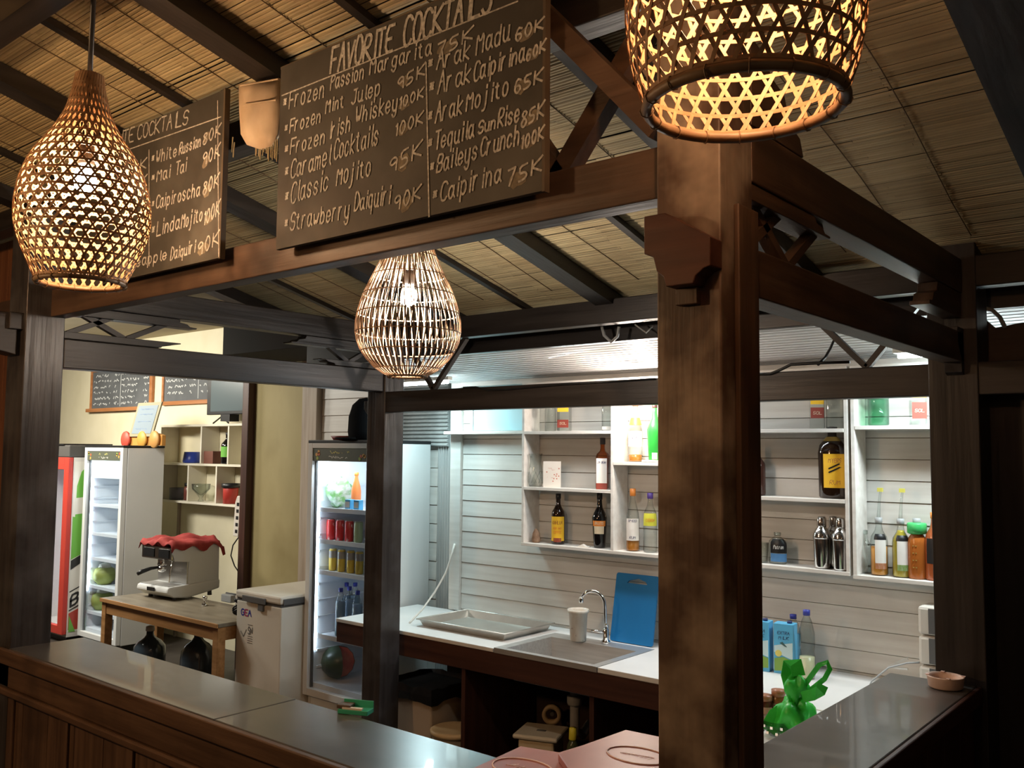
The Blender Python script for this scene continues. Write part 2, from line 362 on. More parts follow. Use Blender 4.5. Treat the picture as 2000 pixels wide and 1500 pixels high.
# ---------------- the timber pavilion round the bar
pav = thing('bar_pavilion', 'dark brown timber post and beam frame standing around the bar counter', 'pavilion', (0, 0, 0))
def beam(x0, x1, y0, y1, z0, z1, m, lab=None, bev=.004, name='beam'): return part(name, MB().box(x0, x1, y0, y1, z0, z1), M[m], pav, bev, label=lab)
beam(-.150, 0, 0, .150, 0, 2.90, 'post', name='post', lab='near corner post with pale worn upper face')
part('post_cover', MB().box(.001, .014, .055, .150, 0, 2.42), M['brown_z'], pav, .003)
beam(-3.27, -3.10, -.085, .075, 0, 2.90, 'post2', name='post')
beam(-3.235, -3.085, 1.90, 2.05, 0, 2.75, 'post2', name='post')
beam(-.125, .045, 1.90, 2.06, 0, 2.75, 'dark_z', name='post')
beam(-4.6, -.150, .015, .085, 2.450, 2.565, 'brown_x', 'reddish brown front beam under the chalkboards')
beam(-4.6, 3.0, .055, .14, 2.925, 3.02, 'dark_x')                       # plate above the chalkboards
beam(-.075, 0.0, .150, 1.90, 2.490, 2.615, 'brown_y')                   # right side, upper
beam(-.075, 0.0, .150, 1.90, 2.237, 2.345, 'brown_y')                   # right side, lower
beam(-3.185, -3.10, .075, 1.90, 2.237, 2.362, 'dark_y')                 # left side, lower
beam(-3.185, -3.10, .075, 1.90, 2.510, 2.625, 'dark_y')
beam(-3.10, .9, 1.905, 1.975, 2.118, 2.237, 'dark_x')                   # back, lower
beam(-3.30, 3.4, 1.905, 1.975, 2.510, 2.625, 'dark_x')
def ogee(x, z, wx, h, s=1):
    """step-and-curve corbel outline falling to the free end"""
    return [(x, z), (x + s * wx, z), (x + s * wx, z - h * .38), (x + s * wx * .86, z - h * .42), (x + s * wx * .72, z - h * .55), (x + s * wx * .66, z - h * .72), (x + s * wx * .52, z - h * .82), (x + s * wx * .48, z - h), (x, z - h)]
# doubled side pieces with shaped ends along the left side
def shaped(y0, y1, z0, z1, x0, x1, m, s=1):
    e = .10 * s
    part('bracket', MB().prism([(y0, z0), (y1 - e, z0), (y1 - e * .9, z0 + (z1 - z0) * .35), (y1 - e * .5, z0 + (z1 - z0) * .5), (y1 - e * .35, z0 + (z1 - z0) * .8), (y1, z0 + (z1 - z0) * .85), (y1, z1), (y0, z1)], 0, x0, x1), M[m], pav, .002)
shaped(.076, .62, 2.365, 2.395, -3.18, -3.105, 'dark_y'); shaped(1.899, 1.45, 2.365, 2.395, -3.18, -3.105, 'dark_y', -1)
shaped(.076, .70, 2.508, 2.47, -3.18, -3.105, 'dark_y'); shaped(1.899, 1.25, 2.508, 2.46, -3.18, -3.105, 'dark_y', -1)
shaped(.151, .62, 2.489, 2.452, -.07, -.005, 'brown_y'); shaped(1.899, 1.50, 2.489, 2.40, -.07, -.005, 'brown_y', -1)
part('bracket', MB().prism([(.15, 2.617), (.44, 2.617), (.42, 2.66), (.36, 2.68), (.33, 2.74), (.26, 2.76), (.22, 2.80), (.15, 2.82)], 0, -.075, 0), M['brown_y'], pav, .003)
# braces
def brace(p, q, w=.022, h=.030, m='dark_x'): part('brace', MB().bar(p, q, w, h, (0, 1, 0) if abs(p[1] - q[1]) < .01 else (1, 0, 0)), M[m], pav)
xl = -3.14
for a, b in (((.10, 2.39), (.36, 2.51)), ((.10, 2.51), (.36, 2.39)), ((.36, 2.39), (.62, 2.51)), ((1.88, 2.51), (1.66, 2.39)), ((1.66, 2.39), (1.45, 2.51))):
    brace((xl, a[0], a[1]), (xl, b[0], b[1]), m='dark_y')
yb = 1.94
for a, b in (((-2.95, 2.51), (-2.73, 2.24)), ((-2.73, 2.24), (-2.49, 2.51)), ((-.13, 2.51), (-.36, 2.24)), ((-.36, 2.24), (-.62, 2.51))):
    brace((a[0], yb, a[1]), (b[0], yb, b[1]))
for a, b in (((.16, 2.49), (.40, 2.345)), ((.16, 2.345), (.40, 2.49)), ((.40, 2.345), (.62, 2.49))):
    brace((-.04, a[0], a[1]), (-.04, b[0], b[1]), m='brown_y')
for a, b, yy in (((-.50, 2.99), (-.15, 2.60), .020), ((-.15, 2.95), (-.46, 2.565), .072), ((-.72, 2.93), (-.46, 2.565), .072)):
    part('brace', MB().bar((a[0], yy, a[1]), (b[0], yy, b[1]), .05, .045, (0, 1, 0)), M['brown_x'], pav)
# corbel block on the near post, tenon below
part('corbel', MB().prism(ogee(-.150, 2.395, .145, .145)[:1] + [(-.100, 2.395), (.003, 2.330), (.003, 2.272), (-.012, 2.268), (-.030, 2.255), (-.036, 2.240), (-.098, 2.240), (-.104, 2.262), (-.120, 2.275), (-.128, 2.305), (-.150, 2.315)], 1, -.052, 0), M['red_x'], pav, .002)
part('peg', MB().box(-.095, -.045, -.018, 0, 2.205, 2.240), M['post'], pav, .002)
part('corbel', MB().prism([(1.899, 2.36), (1.82, 2.36), (1.82, 2.30), (1.84, 2.27), (1.86, 2.25), (1.87, 2.20), (1.899, 2.19)], 0, -.06, 0), M['dark_y'], pav, .002)
p = at(713, 775, 1, 1.97)
part('corbel', MB().prism([(-3.236, 2.19), (-3.30, 2.19), (-3.30, 2.14), (-3.28, 2.12), (-3.26, 2.10), (-3.25, 2.05), (-3.236, 2.04)], 1, 1.93, 2.0), M['dark_y'], pav, .002)
part('corbel', MB().box(-3.20, -3.12, -.14, .07, 2.385, 2.455), M['dark_y'], pav, .003)
part('corbel', MB().prism([(-.10, 2.455), (-.30, 2.455), (-.30, 2.40), (-.24, 2.36), (-.20, 2.30), (-.10, 2.28)], 0, -3.24, -3.14), M['dark_y'], pav, .003)

# ---------------- walls
WY = 2.80
wb = thing('wall_back', None, None, (0, 0, 0), kind='structure')
part('sheathing', MB().box(-3.39, 1.6, WY + .012, WY + .05, 0, 2.75), M['trim'], wb)
z = .0
k = 0
while z < 2.34:
    z1 = min(z + .1013, 2.36)
    zz0 = .865 - .1013 * 8 + .1013 * k
    if zz0 > 2.30: break
    mb = MB().prism([(WY + .014, zz0 + .0015), (WY - .001, zz0 + .0015), (WY + .003, zz0 + .0995), (WY + .014, zz0 + .0995)], 0, -3.30, 1.55)
    part('plank', mb, M['white'], wb, .0012); k += 1; z = zz0
tr = struct('trim_1', MB().box(-3.395, -3.302, WY - .022, WY + .02, .855, 2.36), M['white'], .003)
struct('trim_2', MB().box(-3.40, -2.70, WY - .085, WY - .002, 2.008, 2.028), M['shelfwhite'], .003)
struct('trim_3', MB().box(-3.302, 1.5, WY - .030, WY - .004, 2.325, 2.365), M['shelfwhite'], .003)
struct('trim_4', MB().box(-3.225, -3.205, WY - .012, WY - .002, 2.03, 2.324), M['white'])
struct('window_1', MB().box(-3.20, -2.70, WY - .010, WY - .001, 2.032, 2.322), col('pale_blue_panel', (.42, .62, .66)), .002)
# sloping white ribbed soffit over the sink
mb = MB(); y = WY + .02; n = 17
for i in range(n):
    ya = 2.16 + (2.84 - 2.16) * i / n; yb2 = 2.16 + (2.84 - 2.16) * (i + 1) / n
    za = 2.455 - (ya - 2.16) * .165; zb = 2.455 - (yb2 - 2.16) * .165
    mb.prism([(ya, za), (ya + (yb2 - ya) * .72, za + (zb - za) * .72), (ya + (yb2 - ya) * .80, za + .020), (yb2, zb + .020), (yb2, zb + .03), (ya, za + .03)], 0, -3.40, .16)
struct('trim_5', mb, M['soffit'])['kind'] = 'structure'
struct('trim_6', MB().box(-4.1, .05, 2.115, 2.160, 2.450, 2.62), M['dark_x'], .003)
struct('trim_7', MB().box(at(435, 680, 1, 2.30).x, -3.41, 2.30, 2.95, at(435, 694, 1, 2.30).z, 2.95), M['thatch'], .003)
# recess behind the fridge
WR = 3.02
wr = thing('wall_recess', None, None, kind='structure')
part('sheathing', MB().box(-5.2, -3.36, WR + .012, WR + .05, 0, 2.8), M['trim'], wr)
for k in range(19):
    z0 = .06 + .132 * k
    part('plank', MB().prism([(WR + .014, z0 + .002), (WR - .001, z0 + .002), (WR + .003, z0 + .129), (WR + .014, z0 + .129)], 0, -5.06, -3.75), M['white'], wr, .001)
mb = MB()
for i in range(16):
    x0 = -3.74 + i * .0245
    mb.prism([(x0, WR), (x0 + .006, WR - .012), (x0 + .014, WR - .012), (x0 + .02, WR), (x0 + .0245, WR), (x0 + .0245, WR + .01), (x0, WR + .01)], 2, 0, 2.5)
part('ribbed_panel', mb, M['ribbed'], wr)
mb = MB()
for i in range(16):
    z0 = 1.93 + i * .028
    mb.prism([(WR - .03, z0), (WR - .042, z0 + .007), (WR - .042, z0 + .016), (WR - .03, z0 + .024), (WR - .02, z0 + .028), (WR - .02, z0)], 0, -4.2, -3.62)
part('ribbed_panel', mb, M['ribbed'], wr)
struct('trim_8', MB().box(-5.26, -5.07, WR - .05, WR + .05, 0, 2.7), M['trim'], .004)
struct('ceiling_room', MB().prism([(.45, 2.98), (3.5, 3.10), (3.5, 3.14), (.45, 3.02)], 0, -13, -3.9), noisy('cream_ceiling', (.42, .36, .24), (.48, .42, .29), (2, 2, 2), .8, bump=0))
struct('wall_olive', MB().box(-5.96, -5.262, WR - .03, WR + .10, 0, 2.7), M['olive'])
struct('door_1', MB().box(-6.02, -5.94, WR - .10, WR + .03, 0, 2.7).box(-6.12, -6.03, WR - .04, WR + .06, 0, 2.7), M['red_z'], .006)
struct('wall_cream', MB().box(-13, -6.0, 3.40, 3.5, 0, 3.3), M['cream'])
struct('wall_left', MB().box(-12.9, -12.7, -1, 3.4, 0, 3.3), M['cream'])
mb = MB()
for i in range(9): mb.box(-5.7 + i * .2, -5.505 + i * .2, .30, .33, 0, 3.0)
struct('wall_terrace', mb, M['wall_brown'], .004)
# far right: another post, dark boarding, a bright gap under the eave
struct('trim_9', MB().box(.62, .80, 1.86, 2.04, 0, 2.75), M['brown_z'], .004)
mb = MB()
for i in range(10): mb.box(.36 + i * .2, .555 + i * .2, 2.62, 2.66, 0, 2.80)
struct('trim_12', MB().box(.055, 3.2, 2.08, 2.112, at(1920, 606, 1, 2.1).z, at(1920, 566, 1, 2.1).z), col('greyed_board', (.10, .09, .085), .6))
struct('trim_13', MB().prism([((lambda q: (q.x, q.z))(at(a, b, 1, 2.09))) for a, b in ((1904, 606), (1945, 641), (1990, 632), (2060, 620), (2060, 735), (1904, 735))], 1, 2.08, 2.10), M['brown_x'])
struct('wall_right', mb, M['dark_z'], .003)
struct('wall_counter_end', MB().box(.0, 3.0, 2.063, 2.078, 0, 2.20), M['dark_z'])
# ================================================================ BAR COUNTER
bc = thing('bar_counter', 'long L-shaped wooden bar counter with grey worn top and brown panels', 'counter', (0, 0, 0))
CT = 1.09
part('counter_top', MB().box(-3.10, -1.63, -.09, .215, CT - .05, CT), M['counter'], bc, .004)
part('counter_top', MB().box(-1.627, -.44, -.09, .215, CT - .05, CT), M['counter'], bc, .004)
part('counter_top', MB().box(-.437, -.151, -.09, .215, CT - .05, CT - .002), M['counter'], bc, .004)
part('counter_top', MB().box(-.285, .012, .217, 1.899, CT - .05, CT), M['counter'], bc, .004)
part('edge_board', MB().box(-3.20, -.151, -.112, -.091, CT - .058, CT - .001), M['brown_x'], bc, .004)
part('rail', MB().box(-3.20, -.151, -.085, -.055, CT - .155, CT - .06), M['brown_x'], bc, .003)
part('rail', MB().box(-3.20, -.151, -.10, -.05, CT - .185, CT - .157), M['brown_x'], bc, .006)
for i in range(14):
    x0 = -3.20 + i * .2178
    part('panel', MB().box(x0 + .002, x0 + .2155, -.072, -.052, .12, CT - .187), M['brown_z'], bc, .003)
for i in range(7): part('stile', MB().box(-3.12 + i * .47, -3.05 + i * .47, -.082, -.0725, .12, CT - .187), M['brown_z'], bc, .002)
part('plinth', MB().box(-3.10, -.151, -.06, .10, 0, .119), M['dark_x'], bc)
part('edge_board', MB().box(.013, .030, .20, 1.899, CT - .058, CT - .001), M['red_y'], bc, .004)
for i in range(9): part('panel', MB().box(-.02, 0, .216 + i * .187, .216 + i * .187 + .184, .0, CT - .06), M['red_z'], bc, .003)
part('inner_board', MB().box(-3.09, -.30, .12, .14, 0, CT - .052), M['dark_x'], bc)
part('inner_board', MB().box(-.20, -.18, .22, 1.89, 0, CT - .052), M['dark_y'], bc)

# ================================================================ CHALKBOARDS
BY = -.034
def chalk(px0, py0, px1, py1, y=BY - .0015): return at(px0, py0, 1, y), at(px1, py1, 1, y)
def wl(mb, s, a, b, hp, w=.0055, **k):
    p, q = chalk(*a, *b); h = (at(a[0], a[1] - hp, 1, BY).z - p.z); write(mb, s, p, q, h, w, **k)
def smudge(mb, cx, cy_, w, h):
    c = at(cx, cy_, 1, BY - .0006); vs = []
    for k in range(14):
        t = k / 14 * 6.283; r = R_.uniform(.75, 1.1); vs.append((c.x + math.cos(t) * w * r + math.sin(t) * w * .3, c.y, c.z + math.sin(t) * h * r))
    mb.add(vs, [tuple(range(14))])
b1 = thing('menu_chalkboard', 'large chalkboard headed FAVORITE COCKTAILS with two full columns of prices, on the front beam', 'chalkboard', (-.945, BY, 2.505))
part('slate', MB().box(-1.462, -.431, BY, BY + .016, 2.505, 3.075), M['board'], b1, .001, world=True)
e = MB(); e.box(-.436, -.428, BY - .0012, BY + .018, 2.503, 3.078); e.box(-1.464, -.428, BY + .0005, BY + .018, 3.070, 3.078)
part('edging', e, M['boardedge'], b1, world=True)
t = MB()
wl(t, 'FAVORITE', (645, 143), (765, 100), 47, .0092, jit=.3); wl(t, 'COCKTAILS', (787, 92), (957, 22), 50, .0092, jit=.3)
L1 = [('*Frozen', (553, 216), (633, 189), 30), ('Passion', (645, 176), (710, 154), 28), ('Margarita', (722, 146), (842, 106), 28), ('*Frozen', (556, 263), (626, 238), 26), ('Mint', (636, 222), (672, 208), 24), ('Julep', (686, 205), (742, 184), 28), ('*Frozen', (556, 305), (634, 280), 28), ('Irish', (641, 272), (684, 255), 30), ('Whiskey', (694, 242), (776, 215), 30),
      ('*Caramel', (556, 353), (645, 322), 36), ('Cocktails', (652, 312), (738, 282), 38), ('*Classic', (556, 402), (641, 370), 36), ('Mojito', (657, 362), (724, 342), 34), ('*Strawberry', (556, 452), (682, 425), 32), ('Daiquiri', (692, 412), (762, 398), 34),
      ('*Arak', (836, 142), (918, 114), 34), ('Madu', (930, 108), (995, 78), 38), ('*Arak', (838, 190), (920, 160), 38), ('Caipirina', (925, 160), (1024, 118), 34), ('*Arak', (836, 246), (903, 222), 36), ('Mojito', (910, 218), (993, 184), 34), ('*Tequila', (836, 297), (925, 268), 34), ('Sun', (934, 262), (968, 250), 24), ('Rise', (972, 250), (1014, 236), 34),
      ('*Baileys', (840, 342), (932, 310), 34), ('Crunch', (938, 306), (1014, 282), 36), ('*Caipirina', (845, 398), (978, 355), 36)]
PR = [('75K', (854, 112), (922, 76), 30), ('95K', (776, 178), (828, 146), 26), ('100K', (780, 212), (826, 190), 24), ('100K', (772, 266), (825, 240), 28), ('95K', (760, 340), (822, 304), 34), ('90K', (770, 412), (820, 388), 32),
      ('60K', (1006, 82), (1060, 56), 28), ('60K', (1028, 120), (1064, 98), 24), ('65K', (1004, 184), (1058, 158), 30), ('85K', (1018, 250), (1061, 226), 34), ('100K', (1018, 292), (1061, 270), 28), ('75K', (990, 366), (1056, 334), 36)]
for s, a, b, h in L1: wl(t, s, a, b, h)
for s, a, b, h in PR: wl(t, s, a, b, h * .8)
part('chalk_writing', t, M['chalk'], b1, world=True)
t = MB(); p, q = chalk(550, 187, 1012, 2); line(t, p, q, .004); p, q = chalk(832, 122, 838, 424); line(t, p, q, .005)
part('chalk_line', t, M['chalk'], b1, world=True)
for cx, cy_, w, h in ((873, 92, .036, .018), (790, 158, .022, .015), (790, 204, .022, .015), (787, 252, .026, .018), (786, 318, .034, .024), (793, 398, .028, .022), (1026, 66, .026, .018), (1042, 105, .02, .016), (1018, 170, .026, .018), (1036, 232, .028, .020), (1036, 278, .028, .014), (1012, 350, .028, .022)):
    t = MB(); smudge(t, cx, cy_, w, h); part('chalk_smudge', t, M['smudge'], b1, world=True)
b2 = thing('menu_chalkboard', 'chalkboard half hidden by the gourd-shaped bamboo lamp, listing Mai Tai and Linda Mojito', 'chalkboard', (-2.29, BY, 2.52))
part('slate', MB().box(-2.80, -1.765, BY, BY + .016, 2.520, 3.085), M['board'], b2, .001, world=True)
part('edging', MB().box(-1.771, -1.762, BY - .0012, BY + .018, 2.518, 3.088), M['boardedge'], b2, world=True)
t = MB()
P0 = at(268, 273, 1, BY - .0015); P1 = at(366, 242, 1, BY - .0015); dv = (P1 - P0) / 9 
write(t, 'COCKTAILS', P0, P1, .052, .0055); write(t, 'FAVORITE', P0 - dv * 9.2, P0 - dv * .8, .052, .0055)
for s, a, b, h in [('*White', (296, 322), (345, 305), 26), ('Russian', (350, 302), (392, 285), 24), ('*Mai', (296, 358), (332, 346), 26), ('Tai', (343, 342), (364, 334), 28), ('*Caipiroscha', (296, 410), (390, 382), 28), ('*Linda', (296, 464), (350, 446), 32), ('Mojito', (354, 446), (395, 430), 30), ('Pineapple', (240, 528), (326, 506), 22), ('Daiquiri', (333, 508), (381, 492), 26),
                   ('80K', (396, 284), (430, 262), 24), ('90K', (396, 324), (428, 304), 26), ('80K', (396, 382), (426, 362), 28), ('100K', (398, 440), (428, 418), 30), ('90K', (386, 500), (426, 476), 28), ('K', (274, 332), (285, 328), 22), ('K', (274, 365), (285, 361), 22)]:
    wl(t, s, a, b, h * .85, .0055)
part('chalk_writing', t, M['chalk'], b2, world=True)
t = MB(); p, q = chalk(200, 310, 432, 228); line(t, p, q, .004); p, q = chalk(291, 292, 291, 520); line(t, p, q, .0045); p, q = chalk(425, 196, 427, 502); line(t, p, q, .004)
part('chalk_line', t, M['chalk'], b2, world=True)
for cx, cy_, w, h in ((404, 268, .02, .018), (402, 316, .02, .022), (404, 372, .024, .024), (408, 428, .024, .018), (396, 486, .034, .022)):
    t = MB(); smudge(t, cx, cy_, w, h); part('chalk_smudge', t, M['smudge'], b2, world=True)
# paper sack hung between the boards, scraps of mat behind it
sk = thing('paper_sack', 'wrinkled pale sack pinned between the two chalkboards', 'sack', at(505, 225, 1, -.01))
mb = MB(); vs = []; Wd, Hg = 9, 12
out = [(466, 165), (544, 152), (547, 215), (541, 262), (528, 284), (505, 291), (482, 283), (470, 262), (467, 215)]
P = [at(a, b, 1, -.012) for a, b in out]; c = at(505, 222, 1, -.03); vs = [c] + P
mid = [c.lerp(p, .55) + Vector((0, -.004 + R_.uniform(-.006, .006), 0)) for p in P]
n = len(P); bk = [p + Vector((0, .012, 0)) for p in P]
mb.add([c] + mid + P + bk, [(0, 1 + i, 1 + (i + 1) % n) for i in range(n)] + [(1 + i, 1 + n + i, 1 + n + (i + 1) % n, 1 + (i + 1) % n) for i in range(n)] + [(1 + n + i, 1 + 2 * n + i, 1 + 2 * n + (i + 1) % n, 1 + n + (i + 1) % n) for i in range(n)] + [tuple(1 + 2 * n + i for i in range(n))], True)
part('sack_body', mb, M['bagcloth'], sk, world=True)
mb = MB()
for a, b, c_, d in ((470, 168, 544, 155), (474, 205, 540, 196)): mb.ribbon([at(a, b, 1, -.034), at(c_, d, 1, -.034)], [Vector((0, -1, 0))] * 2, .004, .003)
part('seam', mb, M['bagcloth'], sk, world=True)
mb = MB()
for i in range(14):
    a = at(500 + i * 3.3, 272 + R_.uniform(-6, 4), 1, -.005); mb.bar(a, a + Vector((R_.uniform(-.004, .004), 0, -R_.uniform(.04, .075))), .003, .003, (0, 1, 0))
for i in range(2):
    a = at(455 + i * 3, 268 + i * 10, 1, -.005); mb.bar(a, a + Vector((-.004, 0, -.05)), .003, .003, (0, 1, 0))
part('fringe', mb, M['bamboo'], sk, world=True, kind='stuff')

# ================================================================ WOVEN LAMPS
def spline(pr, s):
    """radius and height along a profile [(r,z)...] by arc length 0..1 (Catmull-Rom)"""
    n = len(pr) - 1; t = min(max(s, 0), .99999) * n; i = int(t); f = t - i
    P_ = [pr[max(i - 1, 0)], pr[i], pr[i + 1], pr[min(i + 2, n)]]
    def cr(a, b, c, d): return .5 * (2 * b + (c - a) * f + (2 * a - 5 * b + 4 * c - d) * f * f + (3 * b - a - 3 * c + d) * f ** 3)
    return cr(*[p[0] for p in P_]), cr(*[p[1] for p in P_])
def woven(name, label, c, prof, N, rings, w, bulb, watts, colr, m='weave', ringw=None, turn=None, cord=1.0, rimr=.008, mr=None, top_close=True, vertical=False):
    root = thing(name, label, 'lamp', c)
    LEN = sum(math.hypot(prof[i + 1][0] - prof[i][0], prof[i + 1][1] - prof[i][1]) for i in range(len(prof) - 1))
    def P(th, s, dr=0):
        r, z = spline(prof, s); return Vector(((r + dr) * math.cos(th), (r + dr) * math.sin(th), z)), Vector((math.cos(th), math.sin(th), 0))
    hs = 1 / rings; a = math.pi / (N * hs) if turn is None else turn
    seg = rings * 2
    mb = MB()
    for d, dr in ((1, .0008), (-1, -.0008)):
        for i in range(N):
            t0 = 2 * math.pi * i / N; pts, nn = [], []
            ww = w * R_.uniform(.85, 1.15)
            for k in range(seg + 1):
                s = k / seg; p_, n_ = P(t0 + d * a * s, s, dr + .0012 * math.sin(k * math.pi + (0 if d > 0 else math.pi))); pts.append(p_); nn.append(n_)
            mb.ribbon(pts, nn, ww, .0016)
    part('woven_shade', mb, M[m], root, kind=None)
    mb = MB(); rw = ringw or w
    for k in range(rings):
        s = (k + .5) * hs if not vertical else (k + 1) * hs * .97; pts = [P(2 * math.pi * j / 48, s, .0004 * (-1) ** k) for j in range(49)]
        mb.ribbon([q[0] for q in pts], [q[1] for q in pts], rw, .0018)
    part('hoop', mb, M[mr or m], root)
    r0, z0 = prof[0]
    ring = [Vector((r0 * math.cos(2 * math.pi * j / 48), r0 * math.sin(2 * math.pi * j / 48), z0)) for j in range(49)]
    mb = MB().tube(ring, rimr, 6, False)
    for j in range(16):
        t0 = 2 * math.pi * j / 16 + .1; cc = Vector((r0 * math.cos(t0), r0 * math.sin(t0), z0)); rd = Vector((math.cos(t0), math.sin(t0), 0))
        lp = [cc + (rd * math.cos(q * .785) + Vector((0, 0, 1)) * math.sin(q * .785)) * (rimr + .0015) for q in range(9)]
        mb.tube(lp, .0014, 4, False)
    part('rim', mb, M['rim'], root)
    rt, zt = prof[-1]
    part('cord', MB().tube([(0, 0, zt - .02), (.004, 0, zt + cord * .5), (0, 0, zt + cord)], (.008 if cord > .9 else .006), 8), M['black'], root)
    if bulb is not None:
        bz = bulb
        part('socket', MB().lathe([(.014, .10), (.022, .10), (.024, .045), (.018, .04)], (0, 0, bz), 14), M['black'], root)
        part('bulb', MB().lathe([(.0, -.042), (.016, -.038), (.028, -.022), (.032, 0), (.028, .02), (.018, .035), (.015, .045)], (0, 0, bz), 14), emit(name + '_glow', colr, watts), root)
        part('socket_cord', MB().tube([(0, 0, bz + .10), (0, 0, zt)], .004, 6), M['black'], root)
    return root
# bamboo gourd lamp, left
c1 = far(163, 428, 2.66)
prL = [(.117, -.188), (.147, -.120), (.172, -.055), (.181, 0), (.178, .06), (.165, .12), (.140, .18), (.098, .245), (.064, .31), (.047, .37), (.037, .43)]
woven('bamboo_pendant_lamp', 'gourd-shaped woven bamboo pendant lamp hanging in front of the left chalkboard', c1, prL, 32, 24, .0062, .118, 420, (1, .62, .34))
# big open-mouthed bamboo lamp, upper right
c2 = far(1453, 205, 1.50)
prR = [(.158, 0), (.177, .055), (.190, .12), (.192, .185), (.181, .25), (.153, .305), (.11, .36), (.065, .405), (.042, .46)]
woven('bamboo_pendant_lamp', 'big open-mouthed woven bamboo pendant lamp in front of the near post', c2, prR, 30, 14, .0072, .24, 190, (1, .55, .28), rimr=.010, cord=.5)
# rattan lamp inside the pavilion
c3 = far(797, 655, 3.45)
prM = [(.070, -.155), (.110, -.135), (.160, -.085), (.190, -.03), (.199, .03), (.190, .09), (.172, .15), (.145, .21), (.115, .27), (.092, .33), (.075, .38)]
woven('rattan_pendant_lamp', 'rattan stick pendant lamp hanging behind the front beam inside the pavilion', c3, prM, 46, 8, .0042, .150, 520, (1, .84, .68), m='rattan', ringw=.004, turn=.30, rimr=.006, cord=.30, vertical=True)
# ================================================================ BACK COUNTER AND SINK
sc_ = thing('sink_counter', 'back counter with white top and dark reddish wood front below the shelf wall', 'counter', (-1.7, 2.4, 0))
ST = .85
part('worktop', MB().box(-3.70, -2.40, 2.085, 2.795, ST - .022, ST), M['laminate'], sc_, .003, world=True)
part('worktop', MB().box(-2.398, -1.73, 2.63, 2.795, ST - .022, ST), M['laminate'], sc_, .003, world=True)
part('worktop', MB().box(-1.728, -.30, 2.085, 2.795, ST - .022, ST + .004), M['laminate'], sc_, .003, world=True)
part('worktop', MB().box(-.86, -.22, .60, 2.083, ST - .022, ST), M['laminate'], sc_, .003, world=True)
part('front_board', MB().box(-3.70, -.88, 2.092, 2.118, ST - .145, ST - .023), M['red_x'], sc_, .003, world=True)
for x in (-2.66, -1.80, -.90): part('divider', MB().box(x, x + .028, 2.12, 2.74, 0, ST - .146), M['red_z'], sc_, .002, world=True)
part('side_leg', MB().box(-.86, -.83, .60, 2.08, 0, ST - .023), M['red_z'], sc_, .002, world=True)
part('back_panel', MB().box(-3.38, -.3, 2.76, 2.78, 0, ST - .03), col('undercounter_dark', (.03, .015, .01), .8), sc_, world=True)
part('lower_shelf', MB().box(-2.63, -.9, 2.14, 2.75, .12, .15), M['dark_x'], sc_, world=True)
sk = thing('sink', 'stainless steel sink let into the back counter', 'sink', (-2.06, 2.38, ST))
x0, x1, y0, y1 = -2.396, -1.732, 2.086, 2.628; z = ST + .004
mb = MB(); ix0, ix1, iy0, iy1 = x0 + .05, x1 - .05, y0 + .045, y1 - .10
V = [(x0, y0, z), (x1, y0, z), (x1, y1, z), (x0, y1, z), (ix0, iy0, z - .002), (ix1, iy0, z - .002), (ix1, iy1, z - .002), (ix0, iy1, z - .002)]
d_ = .17; s_ = .03
V += [(ix0 + s_, iy0 + s_, z - d_), (ix1 - s_, iy0 + s_, z - d_), (ix1 - s_, iy1 - s_, z - d_), (ix0 + s_, iy1 - s_, z - d_)]
mb.add(V, [(0, 1, 5, 4), (1, 2, 6, 5), (2, 3, 7, 6), (3, 0, 4, 7), (4, 5, 9, 8), (5, 6, 10, 9), (6, 7, 11, 10), (7, 4, 8, 11), (8, 9, 10, 11)])
part('basin', mb, M['steel'], sk, world=True).modifiers.new('t', 'SOLIDIFY').thickness = -.0015
part('front_lip', MB().box(x0 + .001, x1 - .001, y0 - .001, y0 + .004, ST - .0225, z + .0005), M['steel'], sk, world=True)
part('drain', MB().lathe([(.0, -.166), (.032, -.164), (.034, -.160), (.028, -.163), (0, -.1635)], (0, -.02, 0), 16), M['chrome'], sk)
part('waste_pipe', MB().tube([(0, -.02, -.168), (0, -.02, -.42), (0, .05, -.46), (0, .12, -.42), (0, .30, -.42)], .026, 12), M['midgrey'], sk)
part('trap_nut', MB().lathe([(.038, -.24), (.042, -.25), (.042, -.28), (.038, -.29)], (0, -.02, 0), 12), M['midgrey'], sk)
fc = thing('faucet', 'chrome gooseneck tap behind the sink next to the white cup', 'faucet', (-2.015, 2.585, ST + .004))
part('base', MB().lathe([(.026, 0), (.026, .012), (.016, .02), (.016, .075), (.013, .08)], (0, 0, 0), 16), M['chrome'], fc)
pts = [(0, 0, .075)] + [(-.005 * k / 8, -.002, .075 + .17 * k / 8) for k in range(1, 6)]
for k in range(9):
    t = math.pi * k / 8 * .86; pts.append((-.004 - .062 * (1 - math.cos(t)), -.004 - .03 * (1 - math.cos(t)), .205 + .075 * math.sin(t)))
part('spout', MB().tube(pts, .0085, 10), M['chrome'], fc)
part('nozzle', MB().lathe([(.011, 0), (.0125, .004), (.0125, .026), (.010, .03)], (pts[-1][0], pts[-1][1], pts[-1][2] - .026), 12), M['chrome'], fc)
part('handle', MB().tube([(0, 0, .055), (-.03, -.035, .066), (-.055, -.06, .068)], [.010, .007, .006], 8), M['chrome'], fc)
part('handle', MB().tube([(.01, -.005, .085), (.03, -.03, .10), (.035, -.05, .112)], [.009, .006, .005], 8), M['chrome'], fc)
tr_ = thing('baking_tray', 'shallow aluminium baking tray lying on the back counter', 'tray', (-2.80, 2.47, ST))
mb = MB(); a, b, h = .335, .215, .042
